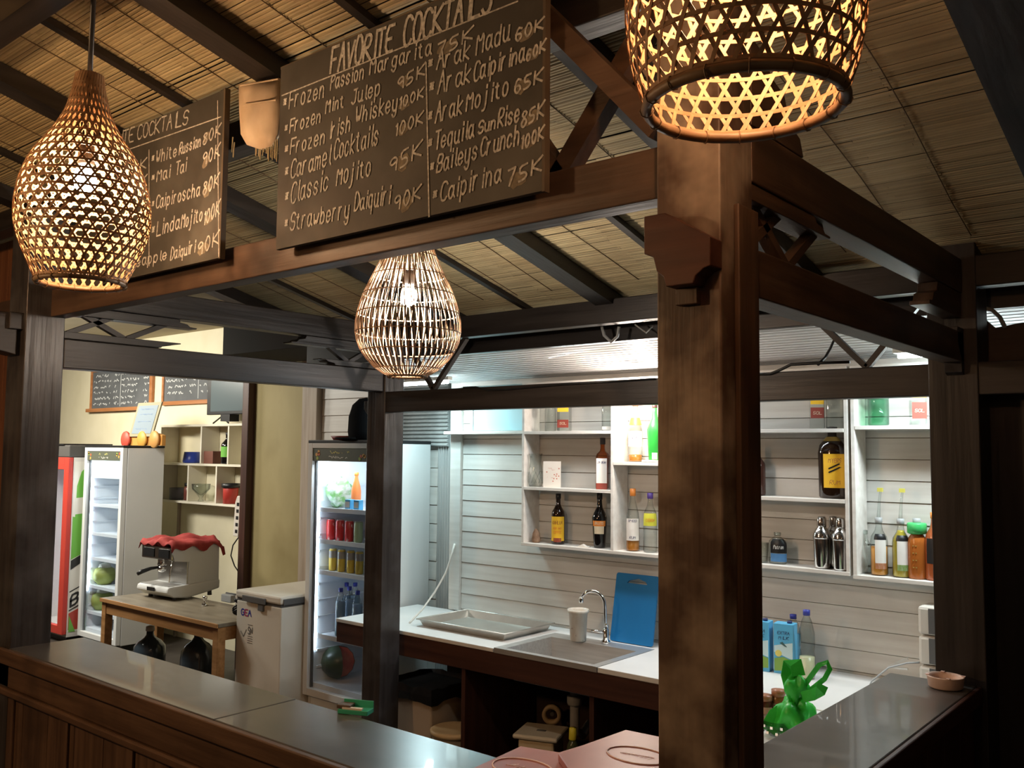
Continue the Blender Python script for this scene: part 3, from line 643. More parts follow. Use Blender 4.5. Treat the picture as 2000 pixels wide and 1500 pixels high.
V = [(-a * .94, -b * .92, .002), (a * .94, -b * .92, .002), (a * .94, b * .92, .002), (-a * .94, b * .92, .002), (-a, -b, h), (a, -b, h), (a, b, h), (-a, b, h), (-a - .012, -b - .012, h), (a + .012, -b - .012, h), (a + .012, b + .012, h), (-a - .012, b + .012, h)]
mb.add(V, [(0, 1, 2, 3), (0, 4, 5, 1), (1, 5, 6, 2), (2, 6, 7, 3), (3, 7, 4, 0), (4, 8, 9, 5), (5, 9, 10, 6), (6, 10, 11, 7), (7, 11, 8, 4)])
o = part('pan', mb, M['alu'], tr_); m_ = o.modifiers.new('t', 'SOLIDIFY'); m_.thickness = .0015
rim_ = [(-a - .012, -b - .012, h), (a + .012, -b - .012, h), (a + .012, b + .012, h), (-a - .012, b + .012, h), (-a - .012, -b - .012, h)]
part('rolled_rim', MB().tube(rim_, .0045, 6, False), M['alu'], tr_)
cp = thing('cup', 'white plastic cup with dark specks standing behind the sink', 'cup', (-2.165, 2.535, ST + .005))
mb = MB().lathe([(.043, 0), (.045, .004), (.052, .15), (.060, .156), (.060, .172), (.056, .172), (.050, .155), (.041, .006), (0, .005)], (0, 0, 0), 24)
part('cup_body', mb, noisy('cup_plastic', (.60, .54, .46), (.70, .66, .58), (30, 30, 14), .4, c3=(.25, .15, .10), s3=28, lo3=.66, hi3=.74, bump=0), cp)
bb = thing('cutting_board', 'blue plastic cutting board leaning upright behind the sink', 'cutting board', (-1.905, 2.665, ST + .004))
Wb, Hb = .272, .375; mb = MB()
def outline(w, h, r):
    P = []
    for cx, cz, a0 in ((w - r, r, -90), (w - r, h - r, 0), (r, h - r, 90), (r, r, 180)):
        for k in range(5): t = math.radians(a0 + 22.5 * k); P.append((cx + r * math.cos(t), cz + r * math.sin(t)))
    return P
op = outline(Wb, Hb, .014); hp = [(.075, Hb - .052), (.205, Hb - .052), (.195, Hb - .038), (.145, Hb - .022), (.085, Hb - .038)][::-1]
import bmesh
def holed(name, outer, hole, th, m, parent):
    b = bmesh.new(); ed = []
    for poly in (outer, hole):
        vs = [b.verts.new((x - Wb / 2, 0, z)) for x, z in poly]
        for i in range(len(vs)): ed.append(b.edges.new((vs[i], vs[(i + 1) % len(vs)])))
    bmesh.ops.triangle_fill(b, edges=ed, use_beauty=True)
    r = bmesh.ops.extrude_face_region(b, geom=b.faces[:])
    for v in [g for g in r['geom'] if isinstance(g, bmesh.types.BMVert)]: v.co.y += th
    bmesh.ops.recalc_face_normals(b, faces=b.faces)
    me = bpy.data.meshes.new(name); b.to_mesh(me); b.free(); me.materials.append(m)
    o = bpy.data.objects.new(name, me); COL.objects.link(o); o.parent = parent; return o
o = holed('slab', op, hp, .011, M['blue'], bb); bb.rotation_euler = (-.19, 0, 0)

# ================================================================ WALL SHELVES
SY0, SY1 = 2.645, WY - .003
def shelfunit(label, loc, vert, hor, name='wall_shelf'):
    r = thing(name, label, 'shelf', loc)
    for x, z0, z1 in vert: part('upright', MB().box(x - .009, x + .009, SY0, SY1, z0, z1), M['shelfwhite'], r, .0015, world=True)
    for x0, x1, z in hor: part('shelf_board', MB().box(x0, x1, SY0 - .002, SY1, z - .018, z), M['shelfwhite'], r, .0015, world=True)
    return r
SA = 1.352
shelfunit('white three-bay wall shelf of open boards above the sink', (-1.7, 2.72, SA - .02),
          [(-2.660, SA, 2.30), (-2.015, SA, 2.30), (-1.36, SA, 2.30), (-.700, SA, 2.30)],
          [(-2.669, -.691, SA), (-2.650, -2.025, 1.687), (-2.650, -2.025, 2.022), (-2.005, -1.37, 1.846), (-1.35, -.71, 1.687), (-1.35, -.71, 2.022), (-2.669, -.691, 2.318)])
shelfunit('white single-bay wall shelf at the right end, boards set lower', (-.4, 2.72, 1.32),
          [(-.668, 1.342, 2.30), (.10, 1.342, 2.30)], [(-.677, .11, 1.342), (-.658, .09, 2.034), (-.677, .11, 2.318)])
# ================================================================ BOTTLES
class Wrap:
    def __init__(s, c, r, z, a0, u0=0): s.c = c; s.r = r; s.z = z; s.a0 = a0; s.u0 = u0
    def __call__(s, u, v):
        t = s.a0 + (u - s.u0) / s.r; return Vector((s.c[0] + s.r * math.cos(t), s.c[1] + s.r * math.sin(t), s.z + v))
FACE = -math.pi / 2 + .5           # labels look towards the bar's near corner
PROF = {
 'round': [(.0, 0), (.036, .002), (.038, .01), (.038, .17), (.034, .195), (.018, .225), (.0135, .25), (.0135, .29)],
 'shoulder': [(.0, 0), (.038, .002), (.040, .01), (.040, .165), (.037, .19), (.022, .215), (.014, .235), (.013, .295)],
 'belly': [(.0, 0), (.032, .002), (.034, .01), (.043, .15), (.043, .165), (.034, .19), (.018, .22), (.014, .25), (.013, .30)],
 'tall': [(.0, 0), (.034, .002), (.035, .01), (.035, .15), (.030, .19), (.017, .24), (.0125, .27), (.0125, .31)],
 'square': [(.0, 0), (.040, .002), (.042, .008), (.042, .15), (.036, .165), (.018, .178), (.014, .19), (.014, .24)],
 'flat': [(.0, 0), (.040, .002), (.043, .008), (.045, .17), (.040, .20), (.022, .225), (.014, .235), (.014, .27)],
}
def bottle(label, xyz, prof, H, glassm, cap, labels=(), liquid=None, rs=1.0, name='liquor_bottle', cat='bottle', sy=1.0, caph=.09, words=(), n=24, group=None):
    r = thing(name, label, cat, xyz, .42 if prof == 'square' else 0, group=group); pr = PROF[prof]; k = H / pr[-1][1]
    P = [(a * rs, b * k) for a, b in pr]; nn = 4 if prof == 'square' else n
    def rad(z):
        for (a, b), (c, d) in zip(P, P[1:]):
            if b <= z <= d and d > b: return a + (c - a) * (z - b) / (d - b)
        return P[-1][0]
    def lathe(pp, **kw):
        mb = MB()
        if prof == 'square':
            mb.lathe([(a * 1.25, b) for a, b in pp], (0, 0, 0), 4, math.pi / 4, math.pi / 4 + 2 * math.pi); mb.sm = [False] * len(mb.sm)
            return mb
        return mb.lathe(pp, (0, 0, 0), n, sy=sy)
    part('bottle_glass', lathe(P), glassm, r, .002 if prof == 'square' else 0)
    if liquid:
        m, lv = liquid; L_ = [(0, .004)] + [(max(a - .0025, .001), max(b, .004)) for a, b in P if 0 < b < lv * H] + [(rad(lv * H) - .0025, lv * H), (0, lv * H)]
        part('liquor', lathe(L_), m, r)
    hc = caph * H
    part('cap', MB().lathe([(P[-1][0] + .0015, H - hc), (P[-1][0] + .003, H - hc + .002), (P[-1][0] + .003, H), (0, H + .001)], (0, 0, 0), 14), cap, r)
    for z0, z1, m, *span in labels:
        sp = span[0] if span else 2.2
        if prof == 'square':
            w = rad((z0 + z1) / 2 * H) * .8; d = rad(.3 * H) * 1.25 * .7071 + .001
            part('label', MB().box(-w, w, -d - .001, -d, z0 * H, z1 * H), m, r)
        else:
            mb = MB(); zs = [z0 * H + (z1 - z0) * H * i / 4 for i in range(5)]
            mb.lathe([(rad(z) + .0012, z) for z in zs], (0, 0, 0), 14, FACE - sp / 2, FACE + sp / 2, sy=sy); part('label', mb, m, r)
    mbs = {}
    for s, z, h, w, m in words:
        rr = rad(z * H) + .0022 if prof != 'square' else 0
        mb = mbs.setdefault(m.name, (MB(), m))[0]
        if prof == 'square':
            d = rad(.3 * H) * 1.25 * .7071 + .0028; write(mb, s, (-w / 2, -d, z * H), (w / 2, -d, z * H), h, .0016, jit=.05)
        else:
            f = Wrap((0, 0), rr, z * H, FACE, w / 2); write(mb, s, (0, 0, 0), (w, 0, 0), h, .0018, jit=.05, fn=f)
    for mb, m in mbs.values(): part('lettering', mb, m, r)
    return r
YL = col('label_yellow', (.85, .50, .03)); WH = col('label_white', (.80, .77, .72)); RD = col('label_red', (.26, .05, .035)); OR = col('label_orange', (.75, .24, .04)); CR = col('label_cream', (.72, .60, .42))
BK = M['black']; GO = col('gold_foil', (.55, .40, .12), .35, metal=.6); GL = col('label_green', (.30, .55, .08)); LIME = col('label_lime', (.62, .62, .06)); NAVY = col('navy_print', (.03, .04, .12)); RUM = glass('rum', (.85, .45, .12), .05); AMB = col('amber_liquor', (.45, .17, .03), .15)
def pos(px, py, z, y=2.72): p = at(px, py, 1, y); return (p.x, y, z + .0005)
zb, zm, zt = SA, 1.687, 2.022
# bottom row
bottle('dark coffee liqueur bottle with tall yellow arched label', pos(1090, 1058, zb), 'shoulder', .298, M['glassdark'], BK, [(.07, .55, YL, 2.3), (.05, .13, RD, 1.2)], caph=.10, words=[('KAHLUA', .40, .020, .062, RD), ('RUM AND', .30, .012, .05, OR), ('COFFEE', .22, .014, .05, OR)])
bottle('black cream liqueur bottle with round landscape label', pos(1171, 1062, zb), 'belly', .312, M['glassblack'], BK, [(.40, .50, OR, 1.9), (.26, .40, CR, 1.5)], caph=.12, words=[('BAILEYS', .43, .016, .05, CR)])
bottle('clear spiced rum bottle with orange cap and amber rum at the bottom', pos(1236, 1072, zb), 'tall', .345, M['glass'], OR, [(.17, .52, WH, 2.2)], (AMB, .20), 1.08, caph=.12, words=[('SPICED', .47, .012, .05, NAVY), ('RUM', .20, .014, .035, NAVY)])
bottle('clear liqueur bottle with yellow-green label and purple cap', pos(1270, 1073, zb), 'round', .325, M['glass'], col('cap_purple', (.10, .05, .25)), [(.45, .66, LIME, 2.3)], None, 1.0, caph=.10, words=[('CITRON', .52, .016, .05, OR)])
# figure on the spiced rum label, drawn as blots
fb = MB(); 
# middle row
bottle('bourbon bottle with white label and dark cap on the middle shelf', pos(1177, 950, zm), 'square', .295, glass('bourbon_glass', (.80, .42, .22)), col('cap_dark', (.05, .05, .06)), [(.0, .12, RD), (.12, .60, WH)], (AMB, .60), .92, caph=.13, words=[('JIM BEAM', .50, .012, .05, NAVY)])
rb = bottle('dark rum bottle with yellow label crossed by two black bars', pos(1627, 970, zm), 'flat', .345, M['glassdark'], BK, [(.80, .86, GO, 6.2), (.15, .62, YL, 1.9)], rs=1.55, sy=.6, caph=.08, words=[('MYERS', .50, .020, .06, RD), ('RUM', .20, .020, .05, RD)])
for dz in (0, .018):
    mb = MB(); f = Wrap((0, 0), .0435 * 1.55 * .80, 0, FACE, 0); q_ = [f(-.03 + .01 * i, .125 + dz + .0055 * i) for i in range(7)]; q_ = [Vector((v.x * 1.22, v.y * .80, v.z)) for v in q_]
    mb.ribbon(q_, [Vector((.4, -.9, 0))] * 7, .007, .001); part('black_bar', mb, BK, rb)
bottle('dark bottle half hidden behind the near post', pos(1480, 965, zm), 'shoulder', .255, col('dim_brown_glass', (.05, .02, .015), .1), col('cap_brown', (.10, .07, .06)), rs=1.0, caph=.18)
# top rows
bottle('square bottle with yellow sun and red label, left bay top shelf', pos(1102, 838, zt), 'square', .26, M['glass'], GO, [(.08, .26, RD), (.44, .66, YL)], None, 1.0, words=[('SOL', .15, .014, .04, CR)])
bottle('clear plain bottle beside the sun-label bottle, left bay top shelf', pos(1075, 838, zt, 2.75), 'round', .22, M['glass'], M['grey'], rs=.9)
bottle('thin clear bottle with small yellow neck tag in the left bay', pos(1186, 836, zt), 'tall', .25, M['glass'], GO, [(.70, .80, YL), (.02, .10, WH)], rs=.9)
bottle('tall clear bottle with orange neck collar on the warm-lit shelf', pos(1241, 893, 1.846), 'tall', .345, M['glass'], col('cap_rust', (.35, .10, .03)), [(.60, .72, OR, 6.2), (.25, .50, WH, 2.4)], (AMB, .12), 1.15, words=[('RUM', .36, .02, .035, NAVY)])
bottle('green plastic syrup bottle on the warm-lit shelf by the post', pos(1279, 895, 1.846), 'belly', .33, col('bright_green', (.03, .34, .05), .3), col('cap_brown2', (.05, .02, .02)), [(.05, .16, WH, .8)], rs=1.0)
bottle('square bottle with yellow sun and red label, right of the near post', pos(1596, 833, zt), 'square', .26, M['glass'], GO, [(.20, .40, RD), (.46, .64, YL)], None, .92, words=[('SOL', .27, .014, .04, CR)])
bottle('empty clear bottle right of the near post on the top shelf', pos(1631, 832, zt), 'round', .24, M['glass'], M['grey'], rs=1.1)
bottle('pale green gin bottle with white label on the right-end shelf', pos(1716, 828, 2.034), 'round', .25, M['glassgreen'], M['grey'], [(.55, .78, WH, 1.6)], (M['glassgreen'], .5), 1.25, words=[('GIN', .62, .014, .04, NAVY)])
bottle('square bottle with yellow sun and red label on the right-end shelf', pos(1794, 826, 2.034), 'square', .25, M['glass'], GO, [(.12, .42, RD), (.50, .68, YL)], None, .92, words=[('SOL', .24, .014, .04, CR)])
# right-end bottom row of syrups with long pourers
def syrup(label, px, py, liq, lab2, lid=None, full=.55):
    r = bottle(label, pos(px, py, 1.342), 'round', .265, M['glass'], M['midgrey'], [(.62, .72, BK, 1.6), (.12, .62, WH, 1.3), (.12, .22, lab2, 1.3)], (col('syrup_' + label[:6].replace(' ', '_'), liq, .2), full), 1.02, name='syrup_bottle')
    part('pourer', MB().tube([(0, 0, .265), (.004, 0, .33), (.012, 0, .395)], [.009, .006, .005], 8), M['glass'], r)
    part('tape', MB().box(-.002, .022, -.007, .007, .385, .403), col('tape_yellow', (.60, .55, .10)), r)
    return r
syrup('orange syrup bottle with long pourer on the right-end shelf', 1718, 1118, (.65, .27, .04), OR, full=.50)
syrup('green-yellow syrup bottle with long pourer on the right-end shelf', 1761, 1122, (.52, .40, .05), GL, full=.8)
r = bottle('brown tea bottle with bright green lid on the right-end shelf', pos(1793, 1126, 1.342), 'round', .27, col('tea', (.38, .11, .02), .2), M['midgrey'], rs=1.08, name='syrup_bottle')
part('lid', MB().lathe([(.034, .20), (.042, .205), (.042, .245), (.038, .25), (0, .252)], (0, 0, 0), 24), col('lid_green', (.06, .50, .14), .35), r)
mb = MB()
for k in range(4):
    for j in (-1, 1): mb.box(.006 * j - .003, .006 * j + .003, -.043, -.041, .05 + .032 * k, .055 + .032 * k)
part('studs', mb, GO, r)
bottle('amber bottle with dark label at the far right end of the shelf', pos(1828, 1128, 1.342), 'round', .30, col('amber_glass', (.35, .09, .03), .15), OR, [(.25, .62, BK, 2.4)], rs=1.1, name='syrup_bottle')
bottle('empty clear jar left of the orange syrup on the right-end shelf', pos(1690, 1116, 1.342, 2.75), 'shoulder', .20, M['glass'], M['glass'], rs=.9, name='glass_jar', cat='jar')
# shakers, small ones
def shaker(label, px, py, y):
    r = thing('cocktail_shaker', label, 'shaker', pos(px, py, zb, y), group='steel shakers on the middle bay')
    part('tumbler', MB().lathe([(0, 0), (.034, .002), (.036, .01), (.041, .14), (.041, .147)], (0, 0, 0), 28), M['shaker'], r)
    part('strainer', MB().lathe([(.0425, .142), (.0425, .150), (.040, .165), (.030, .185), (.021, .195), (.020, .203)], (0, 0, 0), 28), M['shaker'], r)
    part('shaker_cap', MB().lathe([(.022, .200), (.0225, .205), (.021, .238), (.017, .246), (0, .248)], (0, 0, 0), 20), M['shaker'], r)
shaker('steel cocktail shaker nearest the near post', 1606, 1105, 2.70)
shaker('steel cocktail shaker in the middle of the three', 1629, 1107, 2.765)
shaker('steel cocktail shaker next to the shelf upright', 1643, 1108, 2.685)
bottle('small silver bottle with black and blue label on the lower shelf', pos(1519, 1097, zb), 'flat', .155, M['glass'], M['glass'], [(.35, .80, BK, 2.2), (.08, .34, col('label_blue', (.08, .22, .45)), 2.2)], rs=1.05, sy=.6, caph=.1, words=[('Patron', .50, .018, .05, WH)])
r = solo('drinking_glass', MB().lathe([(0, 0), (.027, .002), (.032, .10), (.030, .10), (.025, .008), (0, .006)], (0, 0, 0), 20), M['glass'], 'small empty drinking glass beside the near post on the lower shelf', 'glass', pos(1489, 1096, zb))
r = thing('glass_pitcher', 'clear cut-glass pitcher at the left end of the middle shelf', 'pitcher', pos(1046, 949, zm, 2.71))
part('pitcher_body', MB().lathe([(0, 0), (.038, .002), (.044, .02), (.042, .10), (.034, .15), (.036, .185), (.042, .20)], (0, 0, 0), 20), M['glass'], r)
mb = MB()
for k in range(12):
    t = k * .5236; mb.tube([(.045 * math.cos(t + q * .14), .045 * math.sin(t + q * .14), .02 + q * .014) for q in range(6)], .0016, 4, False)
part('cut_pattern', mb, M['glass'], r)
part('pitcher_handle', MB().tube([(-.036, 0, .18), (-.065, 0, .17), (-.068, 0, .10), (-.044, 0, .06)], .005, 8), M['glass'], r)
r = thing('greeting_card', 'small white printed card propped on the middle shelf', 'card', pos(1078, 948, zm, 2.69), .35)
part('card', MB().box(-.055, .055, -.001, .001, 0, .155), M['paper'], r)
mb = MB()
for i in range(9): a, b = R_.uniform(-.04, .04), R_.uniform(.03, .14); mb.box(a, a + .007, -.0016, -.0012, b, b + .007)
part('print_dots', mb, col('soft_red', (.55, .20, .15)), r)
mb = MB(); scribble(mb, (-.03, -.0018, .05), (.03, -.0018, .05), .012, .0016); scribble(mb, (-.025, -.0018, .10), (.03, -.0018, .10), .02, .0016); part('print', mb, col('soft_pink', (.60, .32, .28)), r)
solo('brown_stone', MB().lathe([(0, 0), (.026, .001), (.030, .02), (.024, .055), (.012, .078), (0, .084)], (0, 0, 0), 10, sy=.7), noisy('stone', (.22, .13, .08), (.36, .24, .16), (40, 40, 40), .8), 'small brown cone-shaped ornament in the corner of the lower shelf', 'ornament', pos(1047, 1057, zb, 2.70))
mb = MB().box(-.035, .035, -.02, .02, 0, .004); mb.prism([(-.03, .004), (.02, .004), (-.005, .016)], 1, -.02, .02)
solo('folded_paper', mb, M['paper'], 'crumpled white paper beside the black liqueur bottle', 'paper', pos(1140, 1064, zb, 2.69), .3)
solo('folded_cloth', MB().box(-.05, .05, -.02, .02, 0, .012), M['paper'], 'small white paper strip under the green syrup bottle', 'paper', pos(1272, 905, 1.846, 2.665), bevel=.003)

# ================================================================ ON THE WHITE WORKTOP
def carton(label, px, py, w, y, z0=ST + .004):
    p = at(px, py, 1, y); r = thing('milk_carton', label, 'carton', (p.x, y, z0), .12)
    H = .235
    part('box', MB().box(-w / 2, w / 2, -.035, .035, 0, H), col('carton_blue', (.10, .42, .68), .4), r, .002)
    part('sky_print', MB().prism([(-w / 2 + .004, .10), (w / 2 - .004, .07), (w / 2 - .004, .15), (-w / 2 + .004, .13)], 1, -.0362, -.0352), col('carton_pale', (.55, .72, .75), .4), r)
    part('meadow_print', MB().prism([(-w / 2 + .004, .012), (w / 2 - .004, .02), (w / 2 - .004, .065), (0, .08), (-w / 2 + .004, .07)], 1, -.0364, -.0352), col('carton_green', (.22, .38, .07), .4), r)
    part('sun_print', MB().lathe([(0, 0), (.016, 0), (.016, .001)], (0, 0, 0), 10), col('carton_sun', (.70, .62, .15), .4), r)
    r.children[-1].rotation_euler = (math.pi / 2, 0, 0); r.children[-1].location = (-w / 4, -.0362, .095)
    mb = MB(); write(mb, 'EXTRA', (-w * .3, -.0372, .185), (w * .3, -.0372, .185), .014, .002, jit=0); write(mb, 'MILK', (-w * .24, -.0372, .162), (w * .26, -.0372, .162), .014, .002, jit=0)
    part('lettering', mb, NAVY, r)
    part('leaf_print', MB().prism([(-.018, .145), (-.004, .150), (.018, .128), (.006, .130)], 1, -.0374, -.0364), col('leaf_dark', (.05, .12, .12)), r)
    part('screw_cap', MB().lathe([(.012, 0), (.012, .012), (0, .013)], (w * .22, 0, H), 12), NAVY, r)
    return r
carton('blue milk carton half hidden behind the near post', 1487, 1314, .10, 2.585)
carton('blue milk carton fully in view on the white worktop', 1535, 1318, .095, 2.60)
def pet(label, x, y, z0, h, liq, lv, name='plastic_bottle'):
    r = thing(name, label, 'bottle', (x, y, z0)); k = h / .30
    part('bottle_body', MB().lathe([(0, 0), (.034, .003), (.037, .02 * k), (.037, .10 * k), (.033, .12 * k), (.037, .15 * k), (.036, .20 * k), (.024, .25 * k), (.013, .275 * k), (.013, .285 * k)], (0, 0, 0), 20), M['glass'], r)
    if liq: part('drink', MB().lathe([(0, .004), (.031, .005), (.034, .02 * k), (.034, lv), (0, lv)], (0, 0, 0), 20), liq, r)
    part('screw_cap', MB().lathe([(.016, .276 * k), (.016, .30 * k), (0, .302 * k)], (0, 0, 0), 14), col('cap_blue', (.03, .04, .30)), r)
    return r
p = at(1577, 1325, 2, ST + .004); pet('plastic bottle a quarter full of pale lemonade with a blue cap', p.x, p.y, ST + .0045, .315, col('lemonade', (.62, .60, .38), .3), .10)
p = at(1548, 1310, 2, ST + .004); pet('blue-capped bottle standing behind the milk cartons', p.x - .01, 2.70, ST + .0045, .262, col('bottle_teal', (.10, .30, .45), .3), .17)
# jars by the post
for lab, px, h, r0, c_ in (('dark brown sauce bottle on the side worktop by the post', 1494, .10, .034, (.08, .02, .012)), ('brown jar with copper lid beside the green bag', 1521, .12, .030, (.22, .08, .03))):
    p = at(px, 1408, 2, ST); r = thing('sauce_jar', lab, 'jar', (p.x, p.y, ST + .0005))
    part('jar_glass', MB().lathe([(0, 0), (r0, .002), (r0, h * .75), (r0 * .8, h * .82)], (0, 0, 0), 18), col(lab[:8] + '_jar', c_, .15), r)
    part('jar_lid', MB().lathe([(r0 * .9, h * .8), (r0 * .92, h), (0, h + .001)], (0, 0, 0), 18), col('copper_lid', (.35, .14, .07), .35), r)
    part('label', MB().lathe([(r0 + .001, h * .15), (r0 + .001, h * .6)], (0, 0, 0), 10, FACE - .8, FACE + .8, capped=False), col('label_tan', (.38, .20, .13)), r)
p = at(1500, 1440, 2, ST); 
r = thing('cut_glass_bowl', 'low cut-glass bowl under the green bag beside the post', 'bowl', (p.x + .02, p.y + .05, ST + .0005))
part('bowl_body', MB().lathe([(0, 0), (.04, .002), (.06, .03), (.068, .06), (.065, .06), (.056, .032), (0, .008)], (0, 0, 0), 24), M['glass'], r)
mb = MB()
for k in range(10):
    for j in range(2): t = k * .628 + j * .3; mb.box(.058 * math.cos(t) - .005, .058 * math.cos(t) + .005, .058 * math.sin(t) - .005, .058 * math.sin(t) + .005, .014 + .02 * j, .024 + .02 * j)
part('cut_facets', mb, M['chrome'], r)
# green bag: gathered cloth with loop handles
gp = at(1552, 1440, 2, ST)
gb = thing('green_bag', 'bright green tied carrier bag with loop handles on the side worktop', 'bag', (gp.x, gp.y, ST + .001))
def blob(c, rx, ry, rz, seed, nz=.25, nu=22, nv=14):
    rr = random.Random(seed); ph = [rr.uniform(0, 6.28) for _ in range(6)]; mb = MB(); vs = []
    for j in range(nv + 1):
        v = math.pi * j / nv
        for i in range(nu):
            u = 2 * math.pi * i / nu
            f = 1 + nz * (math.sin(3 * u + ph[0] + 2 * v) * .5 + math.sin(5 * u + ph[1] - 3 * v) * .35 + math.sin(7 * u + ph[2]) * .25 * math.sin(v) + math.sin(4 * v + ph[3]) * .2)
            vs.append((c[0] + rx * f * math.sin(v) * math.cos(u), c[1] + ry * f * math.sin(v) * math.sin(u), c[2] - rz * f * math.cos(v)))
    zmin = min(v[2] for v in vs)
    mb.add(vs, [(j * nu + i, j * nu + (i + 1) % nu, (j + 1) * nu + (i + 1) % nu, (j + 1) * nu + i) for j in range(nv) for i in range(nu)], True)
    return mb, zmin
GB = noisy('green_bag_plastic', (.02, .42, .03), (.04, .55, .06), (12, 12, 12), .38, bump=.3)
mb, zm_ = blob((0, 0, .05), .075, .075, .06, 3, .3); part('bag_body', mb, GB, gb).location.z = -zm_
mb, _ = blob((.0, .02, .165), .042, .035, .055, 5, .35); part('bag_knot', mb, GB, gb)
def ear(pts, w): 
    P = [Vector(p) for p in pts]; mb = MB(); mb.ribbon(P, [Vector((.5, -.8, .3)).normalized()] * len(P), w, .004); return mb
part('bag_flap', ear([(-.02, .02, .17), (-.035, .025, .215), (-.03, .03, .255), (-.005, .03, .265), (.01, .02, .22)], .05), GB, gb)
part('bag_handle', ear([(.02, .02, .17), (.05, .03, .22), (.085, .03, .27), (.115, .03, .285), (.125, .03, .262), (.108, .02, .225), (.06, .01, .18)], .018), GB, gb)
part('bag_flap', ear([(.03, 0, .15), (.07, 0, .165), (.10, 0, .185), (.105, .01, .205)], .04), GB, gb)
part('bag_flap', ear([(-.02, 0, .10), (-.06, -.03, .07), (-.08, -.06, .02)], .06), GB, gb)
# stacked white dispenser at the right edge and its cable, tongs
r = thing('drawer_box', 'stack of white rounded plastic drawers at the right end of the worktop', 'drawers', (-.30, 2.68, ST + .0045))
for k in range(3):
    part('drawer', MB().box(-.085, .10, -.075, .075, .005 + k * .128, .128 + k * .128), M['midgrey'] if 0 else col('warm_white_plastic', (.60, .56, .50), .45), r, .014)
    part('shadow_gap', MB().box(-.04, .099, -.077, -.0755, .012 + k * .128, .120 + k * .128), M['grey'], r)
solo('kitchen_tongs', MB().bar((0, 0, .0), (.085, .0, .05), .012, .012, (0, 1, 0)).bar((.02, 0, .0), (.085, .0, .004), .008, .008, (0, 1, 0)), M['steel'], 'steel tongs poking out beside the white drawers', 'tongs', (-.52, 2.62, ST + .10))
tb = MB().tube([(-.385, 2.62, .99), (-.43, 2.60, .985), (-.50, 2.56, .96), (-.56, 2.52, .90), (-.575, 2.5, ST + .005)], .004, 6)
solo('cable', tb, M['midgrey'], 'thin grey cable hanging from the white drawers', 'cable')
# ================================================================ ON THE BAR COUNTER
p = at(694, 1393, 2, CT)
r = thing('cigarette_papers', 'open green and white rolling-paper packet on the counter', 'packet', (p.x, p.y, CT + .0005), .42)
part('packet_base', MB().box(-.05, .05, -.022, .022, 0, .014), col('packet_green', (.05, .42, .27), .35), r, .002)
part('packet_side', MB().box(-.05, .05, .0225, .026, 0, .034), col('packet_green', (.05, .42, .27), .35), r, .001)
part('packet_lid', MB().box(-.055, -.01, -.018, .020, .0145, .026), col('packet_brown', (.10, .07, .05), .5), r, .002)
part('paper_leaves', MB().box(-.035, .03, -.021, -.008, .0145, .020), M['paper'], r)
p = at(1832, 1344, 2, CT)
r = thing('ashtray', 'small round terracotta-pink ashtray on the right counter', 'ashtray', (p.x + .02, p.y + .02, CT + .0005))
part('dish', MB().lathe([(0, 0), (.050, .001), (.056, .006), (.060, .038), (.062, .042), (.056, .042), (.052, .034), (.046, .010), (0, .008)], (0, 0, 0), 32), noisy('pink_clay', (.66, .46, .36), (.74, .54, .44), (8, 8, 8), .5, bump=0), r)
mb = MB()
for k in range(4): t = k * 1.571 + .4; mb.box(.058 * math.cos(t) - .006, .058 * math.cos(t) + .006, .058 * math.sin(t) - .006, .058 * math.sin(t) + .006, .0425, .045)
part('rim_notch', mb, M['menuline'], r)
def menu(label, corners, z, th, ring, pages=2):
    P = [at(a, b, 2, z) for a, b in corners]; c = sum(P, Vector()) / len(P)
    r = thing('menu_folder', label, 'menu', (c.x, c.y, z - th), group='mauve menu folders by the near post')
    mb = MB().prism([(q.x - c.x, q.y - c.y) for q in P], 2, 0, th); part('cover', mb, M['menu'], r, .002)
    q = at(*ring, 2, z); pts = [Vector((q.x - c.x + .085 * math.cos(t * .2618), q.y - c.y + .06 * math.sin(t * .2618), th + .0012)) for t in range(25)]
    part('ring_print', MB().tube(pts, .0022, 4, False), M['menuline'], r)
    mb = MB(); x_, y_ = q.x - c.x, q.y - c.y
    scribble(mb, (x_ - .045, y_ - .01, th + .001), (x_ + .045, y_ + .01, th + .001), 0.0005, .003)
    for k in range(7): a = (x_ - .04 + .012 * k, y_ - .012 + R_.uniform(0, .01)); line(mb, (*a, th + .001), (a[0] + R_.uniform(0, .016), a[1] + R_.uniform(.008, .022), th + .001), .0025, (0, 0, 1))
    part('logo_print', mb, M['menuline'], r); return r
menu('mauve menu folder lying flat beside the dark counter top', [(880, 1520), (1017, 1457), (1092, 1469), (1200, 1436), (1330, 1560), (1100, 1640)], CT + .014, .013, (1020, 1500))
menu('mauve menu folder nearest the near post, lying on top', [(1090, 1472), (1222, 1425), (1330, 1447), (1340, 1590), (1180, 1600)], CT + .034, .019, (1245, 1476))

